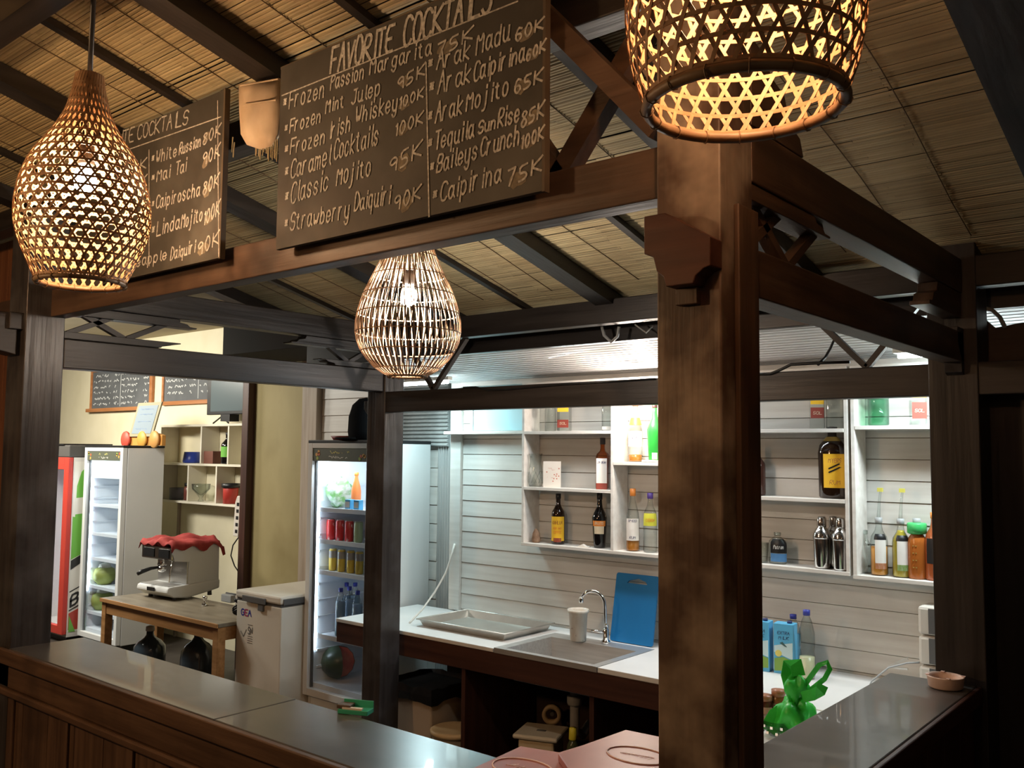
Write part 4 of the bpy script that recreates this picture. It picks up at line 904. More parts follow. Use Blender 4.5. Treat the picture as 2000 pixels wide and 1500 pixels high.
# ================================================================ UNDER THE COUNTER
r = thing('waste_bin', 'square pale bin with black liner bag by the inner post', 'bin', (-3.13, 2.36, 0), .0)
a = .19; mb = MB(); V = [(-a * .8, -a * .8, 0), (a * .8, -a * .8, 0), (a * .8, a * .8, 0), (-a * .8, a * .8, 0), (-a, -a, .50), (a, -a, .50), (a, a, .50), (-a, a, .50)]
mb.add(V, [(3, 2, 1, 0), (0, 1, 5, 4), (1, 2, 6, 5), (2, 3, 7, 6), (3, 0, 4, 7), (4, 5, 6, 7)]); part('bin_body', mb, col('bin_plastic', (.40, .33, .26), .5), r, .01)
mb = MB(); P = []
for k in range(33):
    t = k / 32 * 4; i = int(t) % 4; f = t - int(t); c4 = [(-a, -a), (a, -a), (a, a), (-a, a)]; x_ = c4[i][0] * (1 - f) + c4[(i + 1) % 4][0] * f; y_ = c4[i][1] * (1 - f) + c4[(i + 1) % 4][1] * f
    P.append((x_ * 1.05, y_ * 1.05))
vs = []
for k, (x_, y_) in enumerate(P): vs += [(x_ * 1.02, y_ * 1.02, .44 + R_.uniform(-.012, .012)), (x_ * 1.04, y_ * 1.04, .485), (x_ * 1.0, y_ * 1.0, .525 + R_.uniform(-.01, .01)), (x_ * .9, y_ * .9, .47)]
mb.add(vs, [(4 * k + j, 4 * k + 4 + j, 4 * k + 5 + j, 4 * k + 1 + j) for k in range(32) for j in range(3)])
part('liner_bag', mb, col('bin_liner', (.012, .012, .013), .25), r)
part('liner_bag', MB().box(-a * .9, a * .9, -a * .9, a * .9, .501, .504), M['blackcloth'], r)
p = at(905, 1440, 2, .42); r = thing('lidded_bucket', 'round bucket with yellowish lid under the back counter', 'bucket', (-2.812, 2.235, 0)); r.scale.z = at(903, 1418, 1, 2.29).z / .368
part('bucket_body', MB().lathe([(0, 0), (.11, .002), (.13, .33), (.132, .335)], (0, 0, 0), 24), col('bucket_plastic', (.35, .30, .22), .5), r)
part('bucket_lid', MB().lathe([(.140, .335), (.142, .36), (.130, .368), (.10, .362), (0, .364)], (0, 0, 0), 24), col('bucket_lid', (.55, .42, .24), .45), r)
r = thing('food_tub', 'square cream tub with flat lid standing under the sink', 'tub', (at(1057, 1430, 1, 2.32).x, 2.32, 0.151), .35); r.scale.z = (at(1057, 1426, 1, 2.32).z - .151) / .19
part('tub_body', MB().box(-.10, .10, -.095, .095, 0, .17), col('tub_cream', (.62, .52, .36), .45), r, .012)
part('tub_lid', MB().box(-.125, .125, -.12, .12, .171, .19), col('tub_lid', (.60, .56, .46), .45), r, .01)
part('lid_mark', MB().box(-.02, .03, -.02, .0, .190, .1925), M['grey'], r)
solo('box_stand', MB().box(-.14, .18, -.13, .13, 0, .12), M['dark_x'], 'dark block under the cream tub', 'block', (-2.08, 2.32, .0005)) if 0 else None
p = at(1120, 1450, 2, .35); r = thing('dish_soap_bottle', 'bottle with yellow cap standing beside the cream tub', 'bottle', (at(1119, 1440, 1, 2.28).x, 2.28, .151)); r.scale.z = (at(1119, 1420, 1, 2.28).z - .151) / .197
part('soap_body', MB().lathe([(0, 0), (.036, .002), (.038, .02), (.038, .10), (.030, .14), (.016, .16)], (0, 0, 0), 18), col('soap_dark', (.06, .07, .03), .15), r)
part('soap_cap', MB().lathe([(.020, .158), (.022, .16), (.020, .195), (0, .197)], (0, 0, 0), 14), col('cap_lemon', (.70, .62, .05), .4), r)
r = thing('tape_roll', 'roll of tan packing tape hanging behind the cream tub', 'tape roll', (-2.25, 2.60, .32))
o = part('tape_ring', MB().lathe([(.034, -.022), (.055, -.022), (.055, .022), (.034, .022), (.034, -.022)], (0, 0, 0), 24, capped=False), col('tape_tan', (.52, .40, .24), .4), r); r.rotation_euler = (math.pi / 2, 0, .5)
r.location = tuple(at(1078, 1395, 1, 2.60)); part('peg', MB().tube([(0, .0, .0), (0, .0, -.165)], .012, 8), M['grey'], r)

# ================================================================ FRIDGES
def fridge(label, x0, x1, y0, y1, H, shelves, BZ=.15, dl=.045):
    r = thing('display_fridge', label, 'fridge', ((x0 + x1) / 2, (y0 + y1) / 2, 0))
    T = .035
    P = lambda n, mb, m, bev=0, **k: part(n, mb, m, r, bev, world=True, **k)
    yb_ = y0 + .05
    P('side_wall', MB().box(x0, x0 + T, yb_, y1, .06, H), M['appl'], .004); P('side_wall', MB().box(x1 - T, x1, yb_, y1, .06, H), M['appl'], .004)
    P('back_wall', MB().box(x0 + T, x1 - T, y1 - T, y1, .06, H), M['fridgein']); P('top_panel', MB().box(x0 + T, x1 - T, yb_, y1 - T, H - .05, H), M['appl'])
    P('bottom_panel', MB().box(x0 + T, x1 - T, yb_, y1 - T, .06, BZ), M['fridgein'])
    P('liner', MB().box(x0 + T, x0 + T + .004, yb_, y1 - T, BZ, H - .05).box(x1 - T - .004, x1 - T, yb_, y1 - T, BZ, H - .05), M['fridgein'])
    P('plinth', MB().box(x0 + .02, x1 - .02, yb_ + .02, y1 - .02, 0, .06), M['black'])
    P('top_cap', MB().box(x0 - .004, x1 + .004, y0, y1, H, H + .022), M['black'], .004)
    d = P('door', MB().box(x0, x0 + dl, y0, yb_ - .004, BZ - .08, H).box(x1 - dl, x1, y0, yb_ - .004, BZ - .08, H).box(x0 + dl, x1 - dl, y0, yb_ - .004, BZ - .08, BZ - .03).box(x0 + dl, x1 - dl, y0, yb_ - .004, H - .035, H), M['appl'], .003)
    def D(n, mb, m):
        off = Vector(r.location); return part(n, MB().add([Vector(v) - off for v in mb.v], mb.f), m, d)
    D('header_panel', MB().box(x0 + dl, x1 - dl, y0 + .006, yb_ - .006, H - .125, H - .036), col('header_dark', (.09, .10, .07), .5))
    D('door_pane', MB().box(x0 + dl, x1 - dl, y0 + .022, y0 + .026, BZ - .029, H - .126), M['pane'])
    D('door_seal', MB().box(x0 + dl, x0 + dl + .012, y0 + .028, yb_ - .005, BZ - .029, H - .126), M['grey'])
    mb = MB(); zc = H - .072; xc = (x0 + x1) / 2
    scribble(mb, (xc - .12, y0 + .0045, zc), (xc + .12, y0 + .0045, zc), .020, .004); D('header_lettering', mb, col('letter_yellow', (.70, .66, .22), .5))['kind'] = 'stuff'
    mb = MB(); scribble(mb, (xc - .11, y0 + .0045, zc - .035), (xc + .10, y0 + .0045, zc - .035), .020, .004); D('header_lettering', mb, col('letter_white', (.75, .75, .70), .5))['kind'] = 'stuff'
    mb = MB()
    for cx in (x0 + dl + .05, x1 - dl - .05):
        for k in range(4):
            a_, b_ = cx + R_.uniform(-.035, .03), zc + R_.uniform(-.035, .02); mb = MB().prism([(a_ + .013 * math.cos(q * .785), b_ + .013 * math.sin(q * .785)) for q in range(8)], 1, y0 + .0045, y0 + .0058)
            D('fruit_print', mb, col(('fruit_orange', 'fruit_red', 'fruit_lime', 'fruit_orange')[k], ((.62, .34, .08), (.5, .12, .05), (.35, .45, .08), 0)[k], .5))
    for z in shelves:
        P('shelf', MB().box(x0 + T + .006, x1 - T - .006, yb_ + .02, y1 - T - .002, z - .012, z), M['rack'], .002)
        P('shelf_lip', MB().box(x0 + T + .006, x1 - T - .006, yb_ + .012, yb_ + .02, z - .02, z + .012), M['rack'], .002)
    z = BZ + .09
    while z < H - .25:
        P('rack_rib', MB().box(x0 + T + .0045, x0 + T + .016, yb_ + .03, y1 - T - .02, z, z + .016), M['rack']); P('rack_rib', MB().box(x1 - T - .016, x1 - T - .0045, yb_ + .03, y1 - T - .02, z, z + .016), M['rack']); z += .115
    P('interior_light', MB().box(x0 + .10, x1 - .10, yb_ + .03, yb_ + .06, H - .075, H - .055), emit('fridge_tube_glow', (.85, .95, 1), 42))
    P('interior_light', MB().box(x0 + T + .006, x0 + T + .018, yb_ + .004, yb_ + .012, .5, H - .15), emit('fridge_side_glow', (.80, .92, 1), 14))
    return r
FX0, FX1, FY0, FY1, FH = -4.425, -3.76, 2.40, 2.96, 1.945
fr = fridge('white glass-door display fridge behind the inner post, cans and bottles inside', FX0, FX1, FY0, FY1, FH, (1.482, 1.260, 1.045, .605), BZ=.28)
GX0, GX1, GY0, GY1, GH = -8.22, -7.46, 2.60, 3.02, 1.90
fr2 = fridge('white glass-door display fridge at the left, nearly empty with two coconuts', GX0, GX1, GY0, GY1, GH, (1.62, 1.34, 1.06, .82, .55, .30), dl=.05)
# contents of the near fridge
def can(label, x, y, z, h, r0, body, group):
    r = thing('drink_can', label, 'can', (x, y, z), group=group)
    part('can_body', MB().lathe([(r0 * .8, 0), (r0, .008), (r0, h - .012), (r0 * .82, h - .002)], (0, 0, 0), 18), body, r)
    part('can_lid', MB().lathe([(r0 * .84, h - .003), (r0 * .84, h), (r0 * .76, h - .003), (0, h - .003)], (0, 0, 0), 16), M['alu'], r); return r
CRED = noisy('can_red', (.50, .02, .02), (.58, .04, .04), (20, 20, 10), .3, bump=0, c3=(.7, .6, .55), s3=22, lo3=.62, hi3=.66)
for i, (px, lab) in enumerate(((646, 'red drink can at the left of the fridge shelf'), (664, 'red drink can second from the left in the fridge'), (682, 'red drink can third from the left in the fridge'), (700, 'pale green and red drink can at the door edge of the fridge'))):
    x = at(px, 1040, 1, 2.56).x; can(lab, x, 2.56, 1.2605, .145, .031, CRED if i < 3 else col('can_green', (.45, .55, .30), .3), 'drink cans on the second fridge shelf')
for i, (px, lab) in enumerate(((650, 'tall amber drink can leftmost on the third fridge shelf'), (667, 'tall amber drink can second on the third fridge shelf'), (685, 'tall amber drink can third on the third fridge shelf'), (702, 'tall amber drink can at the door edge on the third fridge shelf'))):
    x = at(px, 1100, 1, 2.56).x; r = can(lab, x, 2.56, 1.0455, .155, .028, col('can_amber', (.60, .42, .06), .3), 'amber cans on the third fridge shelf')
    part('grey_band', MB().lathe([(.0284, .09), (.0284, .14)], (0, 0, 0), 18, capped=False), col('can_smoke', (.30, .28, .26), .3), r)
mb, zz = blob((0, 0, 0), .095, .09, .10, 9, .22); r = thing('herb_bag', 'plastic bag of green leaves on the top fridge shelf', 'bag', (at(662, 960, 1, 2.62).x, 2.62, 1.4825 - zz))
part('bag_film', mb, noisy('leafy_bag', (.18, .42, .12), (.75, .82, .75), (22, 14, 22), .4, lo=.4, hi=.6), r)
r = bottle('orange juice bottle on the top fridge shelf by the door edge', (at(700, 960, 1, 2.62).x, 2.60, 1.4825), 'tall', .26, col('juice', (.80, .22, .06), .3), OR, rs=1.0, name='juice_bottle')
for i, px in enumerate((683, 700)):
    r = thing('juice_carton', ('small blue and white carton on the top fridge shelf', 'second small blue and white carton at the door edge')[i], 'carton', (at(px, 985, 1, 2.50).x, 2.50, 1.4825))
    part('box', MB().box(-.027, .027, -.02, .02, 0, .075), col('carton_blue', (.10, .42, .68), .4), r, .002); part('stripe', MB().box(-.022, .022, -.0212, -.0202, .02, .06), M['paper'], r)
for i, (px, y) in enumerate(((664, 2.54), (681, 2.63), (697, 2.54), (675, 2.74), (692, 2.78))):
    x = at(px, 1230, 1, y).x
    r = pet('water bottle on the large fridge shelf, ' + ('front left', 'behind the front left one', 'front by the door edge', 'at the back left', 'at the back right')[i], x, y, .6055, .33, col('water_blue', (.16, .24, .34), .15), .24, 'water_bottle'); r['group'] = 'water bottles in the fridge'
r = thing('watermelon', 'halved dark green watermelon with red flesh at the bottom of the fridge', 'watermelon', (at(655, 1330, 1, 2.60).x, 2.62, .281 + .118))
part('rind', MB().lathe([(0, -.115), (.06, -.098), (.098, -.055), (.112, 0), (.098, .055), (.06, .098), (0, .115)], (0, 0, 0), 24, math.radians(60), math.radians(330), sx=1.25), noisy('melon_rind', (.03, .05, .03), (.06, .09, .05), (5, 5, 20), .35, bump=0), r)
mb = MB(); vs = [(0, 0, -.105), (0, 0, .105)]
pr = [(.06, -.095), (.095, -.055), (.108, 0), (.095, .055), (.06, .095)]
for a_, tag_ in ((60, 0), (330, 1)):
    a2 = math.radians(a_); vv = [(0, 0, -.112), (0, 0, .112)]; ring = [(0, 0, -.112)] + [(q * math.cos(a2) * 1.25, q * math.sin(a2), z_) for q, z_ in pr] + [(0, 0, .112)]
    mb.add(ring, [tuple(range(len(ring)))])
part('flesh', mb, noisy('melon_flesh', (.55, .10, .07), (.65, .18, .12), (16, 16, 16), .3, bump=0), r)
# contents of the far fridge
for i, (px, py, z) in enumerate(((200, 1175, .55), (195, 1240, .30))):
    r = thing('coconut', ('trimmed green coconut on the lower shelf of the left fridge', 'trimmed green coconut at the bottom of the left fridge')[i], 'coconut', (at(px + 2, py, 1, 2.80).x, 2.80, z + .0005))
    part('husk', MB().lathe([(.0, 0), (.06, .004), (.10, .05), (.105, .10), (.09, .15), (.06, .165)], (0, 0, 0), 20), col('coconut_green', (.30, .34, .08), .5), r)
    part('cut_top', MB().lathe([(.062, .164), (.05, .195), (.02, .21), (0, .212)], (0, 0, 0), 12), col('coconut_white', (.70, .68, .58), .6), r)
# red beer cooler beside it
cx0, cx1, cy0, cy1, CH = -9.0, -8.27, 2.47, 3.2, 1.80
rc = thing('beer_cooler', 'red-framed cooler with green and white bottle decal on its side', 'cooler', (-8.63, 2.83, 0))
P = lambda n, mb, m, bev=0, **k: part(n, mb, m, rc, bev, world=True, **k)
RED = col('cooler_red', (.50, .05, .035), .35)
P('cabinet', MB().box(cx1 - .02, cx1, cy0 + .05, cy1, .05, CH).box(cx0, cx0 + .03, cy0 + .05, cy1, .05, CH).box(cx0 + .03, cx1 - .02, cy1 - .03, cy1, .05, CH).box(cx0 + .03, cx1 - .02, cy0 + .05, cy1 - .03, .05, .15).box(cx0 + .03, cx1 - .02, cy0 + .05, cy1 - .03, CH - .12, CH), col('cooler_white', (.62, .60, .56), .4), .003)
P('door_frame', MB().box(cx1 - .10, cx1, cy0, cy0 + .045, .08, CH).box(cx0, cx0 + .10, cy0, cy0 + .045, .08, CH).box(cx0 + .1, cx1 - .1, cy0, cy0 + .045, CH - .12, CH).box(cx0 + .1, cx1 - .1, cy0, cy0 + .045, .08, .16), RED, .004)
P('door_pane', MB().box(cx0 + .1, cx1 - .1, cy0 + .02, cy0 + .024, .161, CH - .121), M['pane'])
P('interior_light', MB().box(cx1 - .14, cx1 - .125, cy0 + .06, cy0 + .075, .2, CH - .15), emit('cooler_glow', (.80, .78, 1), 14))
P('plinth', MB().box(cx0 + .02, cx1 - .02, cy0 + .06, cy1, 0, .05), M['black'])
# decal on the +x side: bottle, band of letters, red roundel
X = cx1 + .0008
def decal(n, poly, c, lift=0): P(n, MB().prism(poly, 0, X + lift, X + lift + .0008), c)
dg = col('decal_green', (.16, .45, .07), .4); dr = col('decal_red', (.45, .07, .05), .4); dd = col('decal_dark', (.03, .03, .03), .4); dw = col('decal_white', (.72, .70, .64), .4)
decal('decal_field', [(2.53, .10), (3.15, .10), (3.15, 1.76), (2.53, 1.76)], dw)
decal('bottle_print', [(2.55, 1.05), (2.78, 1.08), (2.78, 1.55), (2.72, 1.66), (2.66, 1.72), (2.60, 1.66), (2.56, 1.52)], dg, .001)
decal('label_print', [(2.55, 1.24), (2.78, 1.26), (2.78, 1.42), (2.55, 1.40)], dw, .002)
P('star_print', MB().prism([(2.66 + (.024 if k % 2 == 0 else .010) * math.sin(k * math.pi / 5), 1.345 + (.024 if k % 2 == 0 else .010) * math.cos(k * math.pi / 5)) for k in range(10)], 0, X + .003, X + .004), dr)
decal('lower_green', [(2.53, .80), (2.78, .92), (2.78, 1.16), (2.53, 1.22)], dg, .0012)
decal('dark_curve', [(2.53, .70), (2.66, .78), (2.80, .86), (2.80, .93), (2.66, .86), (2.53, .79)], dd, .002)
decal('roundel', [(2.53, .12), (2.78, .12), (2.90, .30), (2.90, .44), (2.53, .28)], dr, .001)
decal('green_curve', [(2.50 + .035, .10), (2.60, .10), (2.56, .20), (2.535, .26)], dg, .002)
decal('letter_band', [(2.53, .30), (2.95, .50), (2.95, .68), (2.53, .48)], dw, .0025)
for a_, b_ in ((.30, .50), (.48, .68)): decal('band_edge', [(2.53, a_), (2.95, b_), (2.95, b_ + .012), (2.53, a_ + .012)], dd, .0035)
mb = MB(); write(mb, 'BINTANG', (X + .005, 2.545, .345), (X + .005, 3.12, .345), .105, .022, slant=0, jit=0, nrm=(1, 0, 0))
mb.v = [(x, y, z + (y - 2.545) * .47) for x, y, z in mb.v]; P('lettering', mb, dd)
r = thing('cooler_top_sign', 'grey illuminated sign panel on top of the red cooler', 'sign', (-8.63, 2.75, CH + .001))
part('sign_box', MB().box(-.36, .36, -.28, .20, 0, .12), col('sign_grey', (.07, .065, .06), .6), r, .01); part('sign_cap', MB().box(-.36, .25, -.29, .21, .121, .135), M['black'], r)
# things on the fridges
r = solo('red_tray', MB().lathe([(0, 0), (.10, .001), (.12, .03), (.11, .03), (.09, .008), (0, .006)], (0, 0, 0), 20), col('dull_red', (.22, .04, .04), .5), 'dark red dish on top of the near fridge', 'dish', (-4.24, 2.60, FH + .023))
r = thing('baseball_cap', 'black cap resting on top of the near fridge', 'cap', (-3.93, 2.50, FH + .023)); r.scale = (1.15, 1.0, 1.45)
part('crown', MB().lathe([(.115, 0), (.122, .04), (.118, .11), (.095, .165), (.05, .195), (0, .20)], (0, 0, 0), 22, sy=.9), M['blackcloth'], r)
part('brim', MB().lathe([(.0, .012), (.12, .012), (.125, .004), (.0, .0)], (-.08, -.05, 0), 18, sy=.7), M['blackcloth'], r)
r = thing('orange_shelf', 'orange wooden rack with round cut-outs on top of the left fridge', 'rack', (-7.82, 2.90, GH + .023))
mb = MB().prism([(-.19, 0), (.55, 0), (.55, .10), (.44, .12), (.38, .10), (.30, .12), (.2, .15), (.10, .12), (.05, .09), (-.19, .09)], 1, -.02, .02); part('rack_board', mb, col('rack_orange', (.58, .27, .06), .5), r, .003)
for x, c_ in ((-.10, (.58, .08, .05)), (.22, (.60, .32, .06)), (.45, (.55, .28, .08))):
    part('round_piece', MB().lathe([(0, -.014), (.078, -.012), (.084, 0), (.078, .012), (0, .014)], (0, 0, 0), 16), col('round_%d' % int(c_[1] * 100), c_, .5), r); r.children[-1].rotation_euler = (math.pi / 2, 0, 0); r.children[-1].location = (x, -.04, .06)
r = thing('picture_frame', 'pale framed notice leaning on the orange rack over the left fridge', 'frame', (at(285, 855, 1, 2.92).x, 2.86, GH + .11), 0)
sh = .16
def fq(x0_, x1_, z0_, z1_, y_, t_):
    return MB().add([(x0_ + z0_ * sh / .33, y_, z0_), (x1_ + z0_ * sh / .33, y_, z0_), (x1_ + z1_ * sh / .33, y_ , z1_), (x0_ + z1_ * sh / .33, y_, z1_), (x0_ + z0_ * sh / .33, y_ + t_, z0_), (x1_ + z0_ * sh / .33, y_ + t_, z0_), (x1_ + z1_ * sh / .33, y_ + t_, z1_), (x0_ + z1_ * sh / .33, y_ + t_, z1_)], [(0, 1, 2, 3), (7, 6, 5, 4), (0, 4, 5, 1), (1, 5, 6, 2), (2, 6, 7, 3), (3, 7, 4, 0)])
part('frame_border', fq(-.22, .22, 0, .33, 0, .015), col('frame_cream', (.36, .33, .22), .5), r, .002)
part('notice', fq(-.18, .18, .03, .30, -.003, .002), col('notice_blue', (.27, .33, .38), .5), r)
mb = MB()
for z_ in (.07, .14, .21, .26): scribble(mb, (-.12 + z_ * sh / .33, -.0045, z_), (.12 + z_ * sh / .33, -.0045, z_), .012, .004)
part('notice_print', mb, col('print_blue', (.25, .35, .55), .5), r, kind='stuff')

# ================================================================ FREEZER
zx0, zx1, zy0, zy1, ZH = -4.975, -4.445, 2.22, 2.85, .885
fz = thing('chest_freezer', 'small white chest freezer with grey lid handle left of the near fridge', 'freezer', ((zx0 + zx1) / 2, (zy0 + zy1) / 2, 0))
P = lambda n, mb, m, bev=0: part(n, mb, m, fz, bev, world=True)
P('cabinet', MB().box(zx0, zx1, zy0, zy1, .04, ZH - .075), M['freezer'], .008)
P('base', MB().box(zx0 + .02, zx1 - .02, zy0 + .02, zy1 - .02, 0, .04), M['black'])
P('lid', MB().box(zx0 - .004, zx1 + .004, zy0 - .012, zy1, ZH - .056, ZH), M['freezer'], .014)
P('lid_seal', MB().box(zx0 + .002, zx1 - .002, zy0 + .002, zy1 - .004, ZH - .075, ZH - .056), M['grey'])
P('handle', MB().box(zx0 + .10, zx1 - .16, zy0 - .026, zy0 - .012, ZH - .070, ZH - .028).box(zx1 + .0045, zx1 + .012, zy0 + .01, zy1 - .1, ZH - .060, ZH - .018), M['grey'], .003)
P('lock', MB().box(zx1 - .25, zx1 - .19, zy0 - .018, zy0 - .0005, ZH - .12, ZH - .071), M['grey'], .003)
for k, (s, c_) in enumerate((('G', (.02, .03, .30)), ('E', (.35, .04, .12)), ('A', (.02, .03, .30)))):
    mb = MB(); x = zx0 + .06 + k * .042; write(mb, s, (x, zy0 - .0015, ZH - .175), (x + .036, zy0 - .0015, ZH - .175), .042, .009, slant=0, jit=0); P('lettering', mb, col('logo_%d' % (k % 2), c_, .4))
mb = MB(); x = zx0 + .15; write(mb, 'SN', (x, zy0 - .0015, ZH - .30), (x + .05, zy0 - .0015, ZH - .30), .05, .007, slant=0, jit=0)
for z_ in (.235, .315, .33, .345, .36): line(mb, (x - .005, zy0 - .0015, ZH - z_), (x + .055, zy0 - .0015, ZH - z_), .004)
line(mb, (x - .09, zy0 - .0015, ZH - .29), (x - .055, zy0 - .0015, ZH - .325), .006); line(mb, (x - .055, zy0 - .0015, ZH - .325), (x - .02, zy0 - .0015, ZH - .27), .006)
P('rating_print', mb, col('print_grey', (.10, .10, .10), .5))

# ================================================================ TABLE WITH THE ESPRESSO MACHINE
tx0, tx1, ty0, ty1, TZ = -6.72, -4.985, 2.08, 2.62, .652
tb_ = thing('side_table', 'plain pine table with worn top carrying the espresso machine', 'table', (-5.85, 2.35, 0))
P = lambda n, mb, m, bev=0: part(n, mb, m, tb_, bev, world=True)
P('table_top', MB().box(tx0, tx1, ty0, ty1, TZ - .028, TZ), M['tabletop'], .004)
P('top_edge', MB().box(tx0, tx1, ty0 - .012, ty0 - .0005, TZ - .030, TZ), M['tablewood'], .002)
P('apron', MB().box(tx0 + .06, tx1 - .06, ty0 + .012, ty0 + .034, TZ - .125, TZ - .030), M['tablewood'], .002)
P('apron', MB().box(tx1 - .034, tx1 - .012, ty0 + .06, ty1 - .06, TZ - .125, TZ - .030), M['tablewood'], .002)
for x in (tx0 + .01, tx1 - .075):
    for y in (ty0 + .004, ty1 - .07): P('leg', MB().box(x, x + .065, y, y + .065, 0, TZ - .0285), M['tablewood'], .003)
P('stretcher', MB().box(tx0 + .9, tx0 + .94, ty1 - .05, ty1 - .02, 0, TZ - .03), M['tablewood'], .002)
ex = at(340, 1180, 2, TZ); EX = (ex.x - .37, ex.y + .25)
em = thing('espresso_machine', 'white espresso machine under a crumpled red cloth', 'coffee machine', (EX[0], EX[1], TZ + .001), .06); em.scale = (1.06, 1.06, 1.12)
P = lambda n, mb, m, bev=0: part(n, mb, m, em, bev)
w = .20; FRT = -.20; BCK = .24
P('body', MB().prism([(BCK, .10), (BCK - .005, .39), (FRT + .15, .40), (FRT + .15, .10)], 0, -w, w), M['appl'], .012)
P('head', MB().box(-w, w, FRT - .01, FRT + .15, .29, .385), M['chrome'], .008)
P('side_cheek', MB().prism([(FRT - .012, .385), (FRT + .16, .395), (FRT + .16, .27), (FRT + .02, .285)], 0, w + .001, w + .008), M['appl'], .002)
P('base_tray', MB().prism([(FRT - .03, .10), (BCK, .12), (BCK, .05), (BCK - .12, .03), (FRT + .14, .005), (FRT + .03, .02), (FRT - .04, .06)], 0, -w - .012, w + .012), M['appl'], .014)
P('drip_grate', MB().box(-w + .01, w - .01, FRT - .015, FRT + .148, .101, .106), M['steel'], .002)
P('back_splash', MB().box(-w + .005, w - .005, FRT + .140, FRT + .149, .107, .289), M['steel'])
P('control_panel', MB().box(-w + .03, -.02, FRT - .016, FRT - .0105, .305, .37).box(.04, w - .02, FRT - .016, FRT - .0105, .305, .37), M['black'], .003)
for x in (-.02,):
    P('group_head', MB().lathe([(.030, 0), (.036, .01), (.036, .05), (.028, .06)], (x, FRT + .06, .232), 18), M['chrome'])
    P('portafilter', MB().lathe([(.014, -.03), (.032, -.02), (.036, 0), (.036, .012)], (x, FRT + .06, .218), 18), M['chrome'])
    P('portafilter_handle', MB().tube([(x, FRT + .03, .225), (x - .01, FRT - .03, .222), (x - .02, FRT - .10, .205), (x - .022, FRT - .135, .19)], [.010, .013, .017, .013], 10), M['black'])
P('steam_wand', MB().tube([(w - .02, FRT + .02, .29), (w - .015, FRT + .0, .22), (w - .01, FRT - .01, .13)], .006, 8), M['chrome'])
P('badge', MB().box(-.05, .05, FRT - .048, FRT - .040, .062, .090), M['black'], .002)
for x in (-w + .04, w - .04):
    for y in (FRT + .06, BCK - .06): P('foot', MB().lathe([(.018, 0), (.016, .034)], (x, y, 0), 12), M['grey'])
cl = thing('red_cloth', 'crumpled dark red cloth draped over the espresso machine', 'cloth', (EX[0], EX[1], TZ + .453), .06); cl.scale = (1.06, 1.06, 1.06)
rr = random.Random(4); nx, ny = 22, 22; vs = []
for j in range(ny + 1):
    for i in range(nx + 1):
        u, v = i / nx * 2 - 1, j / ny * 2 - 1; x, y = u * (w + .03), FRT - .02 + (v + 1) / 2 * (BCK - FRT + .05)
        z = .012 + .018 * math.sin(5 * u + 3 * v) * math.cos(4 * v - 2 * u) + .022 * (1 - u * u) + .012 * math.sin(11 * u - 6 * v) + rr.uniform(-.003, .003)
        z = max(z, .006)
        if abs(u) > .93: z -= .055 + .015 * math.sin(9 * v)
        if v > .9: z -= .05
        if v < -.95: z -= .03
        vs.append((x, y, z))
o = part('cloth_sheet', MB().add(vs, [(j * (nx + 1) + i, j * (nx + 1) + i + 1, (j + 1) * (nx + 1) + i + 1, (j + 1) * (nx + 1) + i) for j in range(ny) for i in range(nx)], True), noisy('red_cloth', (.30, .03, .03), (.42, .06, .05), (14, 14, 14), .85, bump=.2), cl)
m_ = o.modifiers.new('t', 'SOLIDIFY'); m_.thickness = .004
# small things on the table
p = at(400, 1183, 2, TZ)
solo('tamper', MB().lathe([(0, 0), (.026, .001), (.026, .014), (.010, .022), (.009, .045), (.018, .055), (.019, .072), (0, .08)], (0, 0, 0), 16), M['chrome'], 'small steel tamper on the table', 'tamper', (p.x, p.y, TZ + .0005))
p = at(430, 1178, 2, TZ); r = thing('knock_box', 'grey knock box beside the espresso machine', 'box', (p.x, p.y + .1, TZ + .0005))
part('box_body', MB().box(-.07, .07, -.05, .05, 0, .06), M['midgrey'], r, .006); part('box_bar', MB().tube([(-.07, 0, .062), (.07, 0, .062)], .008, 8), M['grey'], r)
mb = MB()
for k in range(3): mb.tube([Vector((.03 * math.cos(t * .6 + k), .03 * math.sin(t * .9 + k), .012 + t * .012)) for t in range(12)], .007, 6)
r = thing('cable_bundle', 'tangled black cable and plug on the table edge by the freezer', 'cable', (-5.07, 2.30, TZ + .0005)); part('coil', mb, M['black'], r); part('plug', MB().box(-.02, .03, -.02, .02, .10, .17), col('warm_white_plastic', (.60, .56, .50), .45), r, .006)
for i, (px, py, y) in enumerate(((291, 1300, 2.32), (385, 1300, 2.34))):
    x = at(px, py, 1, y).x
    r = thing('water_jug', ('smoky blue water jug with white cap under the table, left', 'dark water jug without cap under the table, right')[i], 'water jug', (x, y, .0005))
    r.scale = (.95, .95, at(px, 1221, 1, y).z / .493)
    part('jug_body', MB().lathe([(0, 0), (.12, .003), (.135, .02), (.135, .10), (.130, .115), (.135, .13), (.135, .26), (.128, .31), (.095, .355), (.05, .385), (.032, .41), (.030, .455)], (0, 0, 0), 28), M['jug'], r)
    part('jug_cap', MB().lathe([(.036, .445), (.038, .45), (.036, .485), (.02, .492), (0, .493)], (0, 0, 0), 18), M['paper'] if i == 0 else M['jug'], r)
